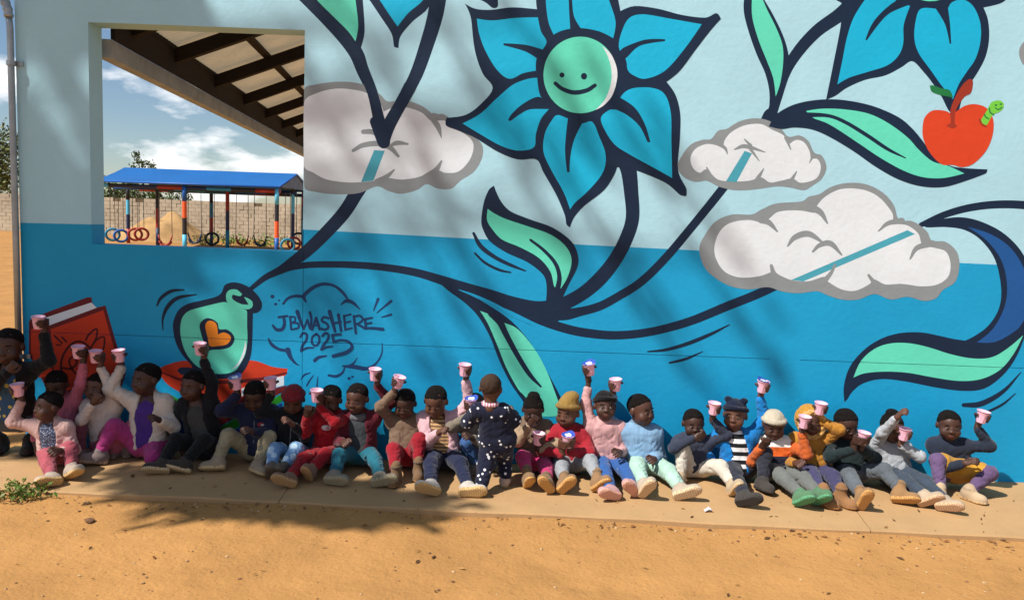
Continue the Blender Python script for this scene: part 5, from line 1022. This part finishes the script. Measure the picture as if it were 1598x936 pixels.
person(24, 'girl squatting in a navy cardigan, mustard skirt and purple leggings', (1481, 664, .2), (1490, .17), ((1467, 764, 'flat', -15, (-.75, -.5, .8)), (1513, 767, 'flat', 30, (.9, -.5, .6))), [(1, 'cup', 1533, 650, .26, (.9, -.2, -.5), 8), (-1, 'free', 1503, 723, .36)], (38, 46, 64), (98, 74, 114), ('low', (216, 186, 150), (200, 166, 120)), s=1.04, yaw=-14, pitch=6, hair='braids', skirt=(198, 140, 38), hipz=.11, cuplabel='pale cup held out by the squatting girl in the navy cardigan')

# the standing toddler, seen from behind
def toddler():
    F0, F1 = at_z(752, 760, .045), at_z(788, 747, .045); H = at_y(766, 606, -.56); s = .86
    r0 = tag(empty('person', ((F0.x + F1.x) / 2, (F0.y + F1.y) / 2, 0)), 'toddler standing in a navy suit with white dots, back turned', 'person', 'children sitting along the mural wall', 'thing')
    pel = Vector(((F0.x + F1.x) / 2 + .01, (F0.y + F1.y) / 2 + .03, .30)); HM = Matrix.Rotation(R(172), 3, 'Z'); neck = H - UP * .085; chest = pel.lerp(neck, .62); NAVY = dots_cloth('polka', (26, 29, 48), (222, 222, 226), 27, .20)
    body, suit, tr = Blob(), Blob(), Blob(); gs = []
    for sd, w in ((-1, X_at(744, .42, .42)), (1, X_at(801, .40, .44))):
        shp = neck + Vector((sd * .078, 0, -.05)); el = ik(shp, w, .11, .11, Vector((sd * .8, -.3, -.8))); fd = (w - el).normalized(); body.cap(shp, el, .022, .02).cap(el, w, .02, .017); suit.cap(shp, el, .044, .040, 0, .03, .005, 2, sd).cap(el, w - fd * .01, .040, .034, 0, .02, .005, 2, sd)
        xv = Vector((0, 0, 1)) - fd * fd.z; xv.normalize(); gs.append(xform(FREE, frame(xv, fd.cross(xv), fd), w, .85))
    for sd in (-1, 1): suit.cap(pel + Vector((sd * .035, 0, .0)), chest + Vector((sd * .032, 0, .01)), .074, .064, 0, .03, .005, 2, sd); body.cap(pel + Vector((sd * .03, 0, 0)), chest, .045, .040, k=.03)
    suit.cap(neck + Vector((-.07, 0, -.05)), neck + Vector((.07, 0, -.05)), .046, .046, 0, .03); suit.cap(pel + Vector((-.045, 0, .012)), pel + Vector((.045, 0, .012)), .080, .080, 0, .006)
    body.cap(chest, neck, .032, .030, k=.03)
    for sd, A_ in ((-1, F0), (1, F1)):
        hj = pel + Vector((sd * .042, 0, -.02)); K = ik(hj, A_ + UP * .02, .13, .12, Vector((0, 1, .1))); body.cap(hj, K, .036, .030).cap(K, A_, .028, .022); tr.cap(hj, K, .062, .050, 0, .03, .005, 2.5, sd).cap(K, A_ + UP * .028, .049, .040, 0, .02, .006, 3, sd)
        g = xform(SHOES['low'], Matrix.Rotation(R(-10 * sd), 3, 'Z'), A_, .86); g = (g[0] - npv((0, 0, g[0][:, 2].min() - .0015)), g[1], g[2]); qmesh('shoe', g, [cloth((196, 168, 150), 'shoe'), sole_mat((190, 160, 120)), cloth((220, 206, 196), 'shoe')], r0)
    tr.cap(pel - Vector((.03, 0, .01)), pel + Vector((.03, 0, -.01)), .072, .072, 0, .03)
    qmesh('body', merge([body.mesh(.011)] + gs + [xform(HEAD, HM, H, s)]), [skin(3), LIP, EYEW, EYED, NAIL], r0); qmesh('top', suit.mesh(.008, .0014), [NAVY], r0); qmesh('trousers', tr.mesh(.008, .0014), [NAVY], r0)
    B = Blob(); 
    for i in range(12):
        f = lambda a: neck + Vector((math.cos(a) * .042, math.sin(a) * .04, -.008)); B.cap(f(i * R(30)), f((i + 1) * R(30)), .014, .014, 0, .006)
    qmesh('collar', B.mesh(.005), [ramp_cloth('pink_stripe', [(0., (226, 200, 206)), (.5, (180, 110, 130))], 'X', 1, 60)], r0)
    qmesh('hair', xform(HAIRS['short'], HM, H, s), [mat('brown_hair', (62, 46, 36), .9, .25, 50, .8, 240, .2)], r0)
toddler()
# ------------------------------------------------------------------ shade tree standing behind the viewer, left: its branches dapple the wall
rg = random.Random(11)
st = tag(empty('shade_tree', (-9.6, -4.1, -.05)), 'large spreading shade tree standing in the yard opposite the mural', 'tree', kind='thing')
tk = MB(); lf = MB()
def lift(P, t): return Vector(P) + SDIR * t
fork = lift((-4.0, 0, 1.2), 9.5)
tk.tube([(-9.6, -4.1, -.05), (-9.7, -4.0, 2.), (-9.45, -3.8, 5.), fork], [.24, .2, .17, .13], 10)
def streak(p0, p1, n, spread, t, lsize=.09, br=.014, ground=False):
    """a twig seen as shadow from p0 to p1 (photo pixels on the wall or ground), with leaves along it"""
    f = (lambda q: at_z(q[0], q[1], 0)) if ground else (lambda q: at_y(q[0], q[1], 0))
    a, b = lift(f(p0), t + rg.uniform(-.5, .5)), lift(f(p1), t + rg.uniform(-.5, .5)); bend = Vector((rg.uniform(-.1, .1), rg.uniform(-.1, .1), rg.uniform(-.1, .1)))
    if br: tk.tube([a, a.lerp(b, .5) + bend, b], [br, br * .8, br * .4], 5)
    for i in range(n):
        u = rg.random(); c = a.lerp(b, u) + bend * (4 * u * (1 - u)); leaf_quad(lf, c + Vector((rg.gauss(0, spread), rg.gauss(0, spread), rg.gauss(0, spread))), lsize * rg.uniform(.6, 1.3), rg, rg.randrange(2))
    return a, b
heads = []
def limb(to, r0=.07):
    m_ = fork.lerp(to, .5) + Vector((rg.uniform(-.3, .3), rg.uniform(-.3, .3), rg.uniform(0, .4))); tk.tube([fork, m_, to], [r0, r0 * .7, r0 * .3], 7)
# dense foliage that shades the left end of the wall
def mass(px, py, sx, sy, n, t, ls=.10, ground=False, Y=0.):
    for i in range(n):
        q = (rg.gauss(px, sx), rg.gauss(py, sy)); P = at_z(*q, 0) if ground else at_y(*q, Y); leaf_quad(lf, lift(P, t + rg.gauss(0, .5)), ls * rg.uniform(.6, 1.3), rg, rg.randrange(2))
    limb(lift(at_z(px, py, 0) if ground else at_y(px, py, 0), t))
mass(110, 445, 72, 55, 2300, 9.5); mass(150, 15, 75, 28, 1100, 9.5); mass(235, 370, 30, 34, 300, 9.5); mass(60, 330, 14, 26, 60, 9.5)
mass(50, 600, 45, 40, 1100, 9.5, Y=-.3); mass(190, 630, 55, 36, 1300, 9.5, Y=-.25); mass(320, 630, 50, 32, 1100, 9.5, Y=-.22); mass(420, 630, 35, 26, 500, 9.5, Y=-.22)
mass(400, 768, 70, 12, 4200, 8.6, ground=True); mass(545, 787, 55, 9, 2800, 8.6, ground=True); mass(300, 745, 50, 10, 1300, 8.6, ground=True)
for a, b in (((70, 60), (150, 190)), ((60, 190), (140, 330)), ((95, 330), (150, 420)), ((420, 395), (520, 470)), ((520, 20), (640, 250)), ((600, 90), (690, 320)), ((690, 20), (800, 210)), ((640, 330), (760, 520)), ((560, 380), (660, 560)),
             ((720, 380), (830, 600)), ((800, 30), (900, 200)), ((770, 180), (900, 420)), ((880, 260), (1010, 480)), ((940, 120), (1040, 300)), ((960, 380), (1110, 600)), ((1050, 230), (1180, 430)), ((1080, 400), (1200, 570)), ((480, 90), (560, 260)), ((500, 500), (600, 640))):
    ext = Vector((b[0] - a[0], b[1] - a[1])) * .22
    for w in (-9, 9): streak((a[0] - ext.x + w, a[1] - ext.y), (b[0] + ext.x + w, b[1] + ext.y), 7 if a[0] > 450 else 24, .035, 12.5, .08, .013 if a[0] > 450 else .02)
    limb(lift(at_y(*a, 0), 12.), .035)
tk.build('trunk', BARK, st, True); lf.build('crown', [LF[1], LF[3]], st)
# ------------------------------------------------------------------ small things on the ground
rg = random.Random(21)
def soil_z(x, y): return ground_z(x, y)
PEB = [mat('pebble_%d' % i, c, .9, .2, 40, .3, 80, .15) for i, c in enumerate(((156, 122, 86), (126, 94, 66), (176, 148, 114), (108, 80, 58)))]
def stone(k, c, r, mi, fl=.6):
    vs = []; M = Matrix.Rotation(rg.uniform(0, 6.28), 3, 'Z')
    for i, (a, e) in enumerate([(0, 1.57)] + [(j * 1.2566, .4) for j in range(5)] + [(j * 1.2566 + .63, -.4) for j in range(5)]):
        q = r * rg.uniform(.7, 1.2); vs.append(Vector(c) + M @ Vector((q * math.cos(a) * math.cos(e) * 1.25, q * math.sin(a) * math.cos(e), q * math.sin(e) * fl)))
    fs = [(0, 1 + j, 1 + (j + 1) % 5) for j in range(5)] + [(1 + j, 6 + j, 1 + (j + 1) % 5) for j in range(5)] + [(6 + j, 6 + (j + 1) % 5, 1 + (j + 1) % 5) for j in range(5)]; k.add(vs, fs, mi)
k = MB()
for i in range(1500):
    y = rg.uniform(-2.6, -.86); x = rg.uniform(-3.6, 3.8); r = min(.0085, .0020 * rg.paretovariate(1.9))
    if y > edge_y(x) - .012: continue
    if rg.random() < .35: y = edge_y(x) - abs(rg.gauss(.02, .06)) - .008
    stone(k, (x, y, soil_z(x, y) + r * .25), r, rg.randrange(4))
for i in range(160):
    x = rg.uniform(-3.2, 3.6); y = rg.uniform(edge_y(x) + .03, -.1); stone(k, (x, y, .002), rg.uniform(.0015, .004), rg.randrange(4))
tag(k.build('gravel', PEB, None), 'fine scattered gravel and grit on the bare sandy yard', 'gravel', kind='stuff')
DRY = [mat('dry_leaf_%d' % i, c, .85, .3, 40, .3, 60, .2) for i, c in enumerate(((120, 78, 44), (156, 116, 68), (84, 58, 38)))]
k = MB()
for i in range(240):
    on = rg.random() < .25; x = rg.uniform(-3.4, 3.6); y = rg.uniform(-2.4, -.9) if not on else rg.uniform(edge_y(x) + .04, -.35)
    if not on and rg.random() < .5: y = edge_y(x) - abs(rg.gauss(.03, .08)) - .01
    z = (.003 if on else soil_z(x, y) + .005); a = rg.uniform(0, 6.28); l = rg.uniform(.008, .026); w = l * rg.uniform(.15, .45); d = Vector((math.cos(a), math.sin(a), 0)); e = Vector((-d.y, d.x, 0)); c = Vector((x, y, z))
    k.add([c - d * l, c + e * w + UP * .006, c + d * l + UP * rg.uniform(0, .008), c - e * w], [(0, 1, 2, 3)], rg.randrange(3))
tag(k.build('leaf_litter', DRY, None), 'dry leaf bits and twigs strewn over the yard', 'leaf litter', kind='stuff')
for px, py, r, lb in ((140, 812, .028, 'flat brown stone lying alone on the sand below the seated children'), (1562, 844, .022, 'brown clod at the slab edge near the squatting girl')):
    p = at_z(px, py, -.035); k = MB(); stone(k, (p.x, p.y, soil_z(p.x, p.y) + .008), r, 0, .5); tag(k.build('stone', [PEB[3]], None), lb, 'stone', kind='thing')
p = at_z(1104, 797, .004); k = MB(); g = [[None] * 5 for _ in range(4)]; vs = []
for i in range(4):
    for j in range(5): vs.append((p.x + (i - 1.5) * .014 + rg.uniform(-.005, .005), p.y + (j - 2) * .010 + rg.uniform(-.004, .004), .006 + abs(rg.gauss(0, .012))))
k.add(vs, [(i * 5 + j, i * 5 + j + 1, (i + 1) * 5 + j + 1, (i + 1) * 5 + j) for i in range(3) for j in range(4)])
o = k.build('foil_scrap', [mat('foil_scrap', (206, 204, 214), .4, .2, 60, .1, 60, .5)], None); tag(o, 'crumpled pale foil scrap lying on the concrete slab', 'litter', kind='thing')
wd = tag(empty('weed', at_z(35, 776, -.04)), 'clump of green weeds at the slab edge by the wall end', 'weed', kind='thing'); stm = MB(); lfm = MB()
for i in range(46):
    b = at_z(rg.uniform(-14, 66), rg.uniform(769, 786), -.04); b.z = soil_z(b.x, b.y); t = b + Vector((rg.uniform(-.07, .09), rg.uniform(-.07, .03), rg.uniform(.02, .075))); stm.tube([b, b.lerp(t, .5) + UP * .012, t], [.0022, .0018, .001], 5)
    for j in range(7):
        c = b.lerp(t, rg.uniform(.3, 1.05)) + Vector((rg.gauss(0, .008), rg.gauss(0, .008), rg.uniform(.0, .016))); leaf_quad(lfm, c, rg.uniform(.010, .021), rg, rg.randrange(3))
stm.build('stem', LF[2], wd); lfm.build('foliage', [leafm('weed', (96, 124, 44)), LF[3], LF[2]], wd)
print('objects', len(bpy.data.objects))
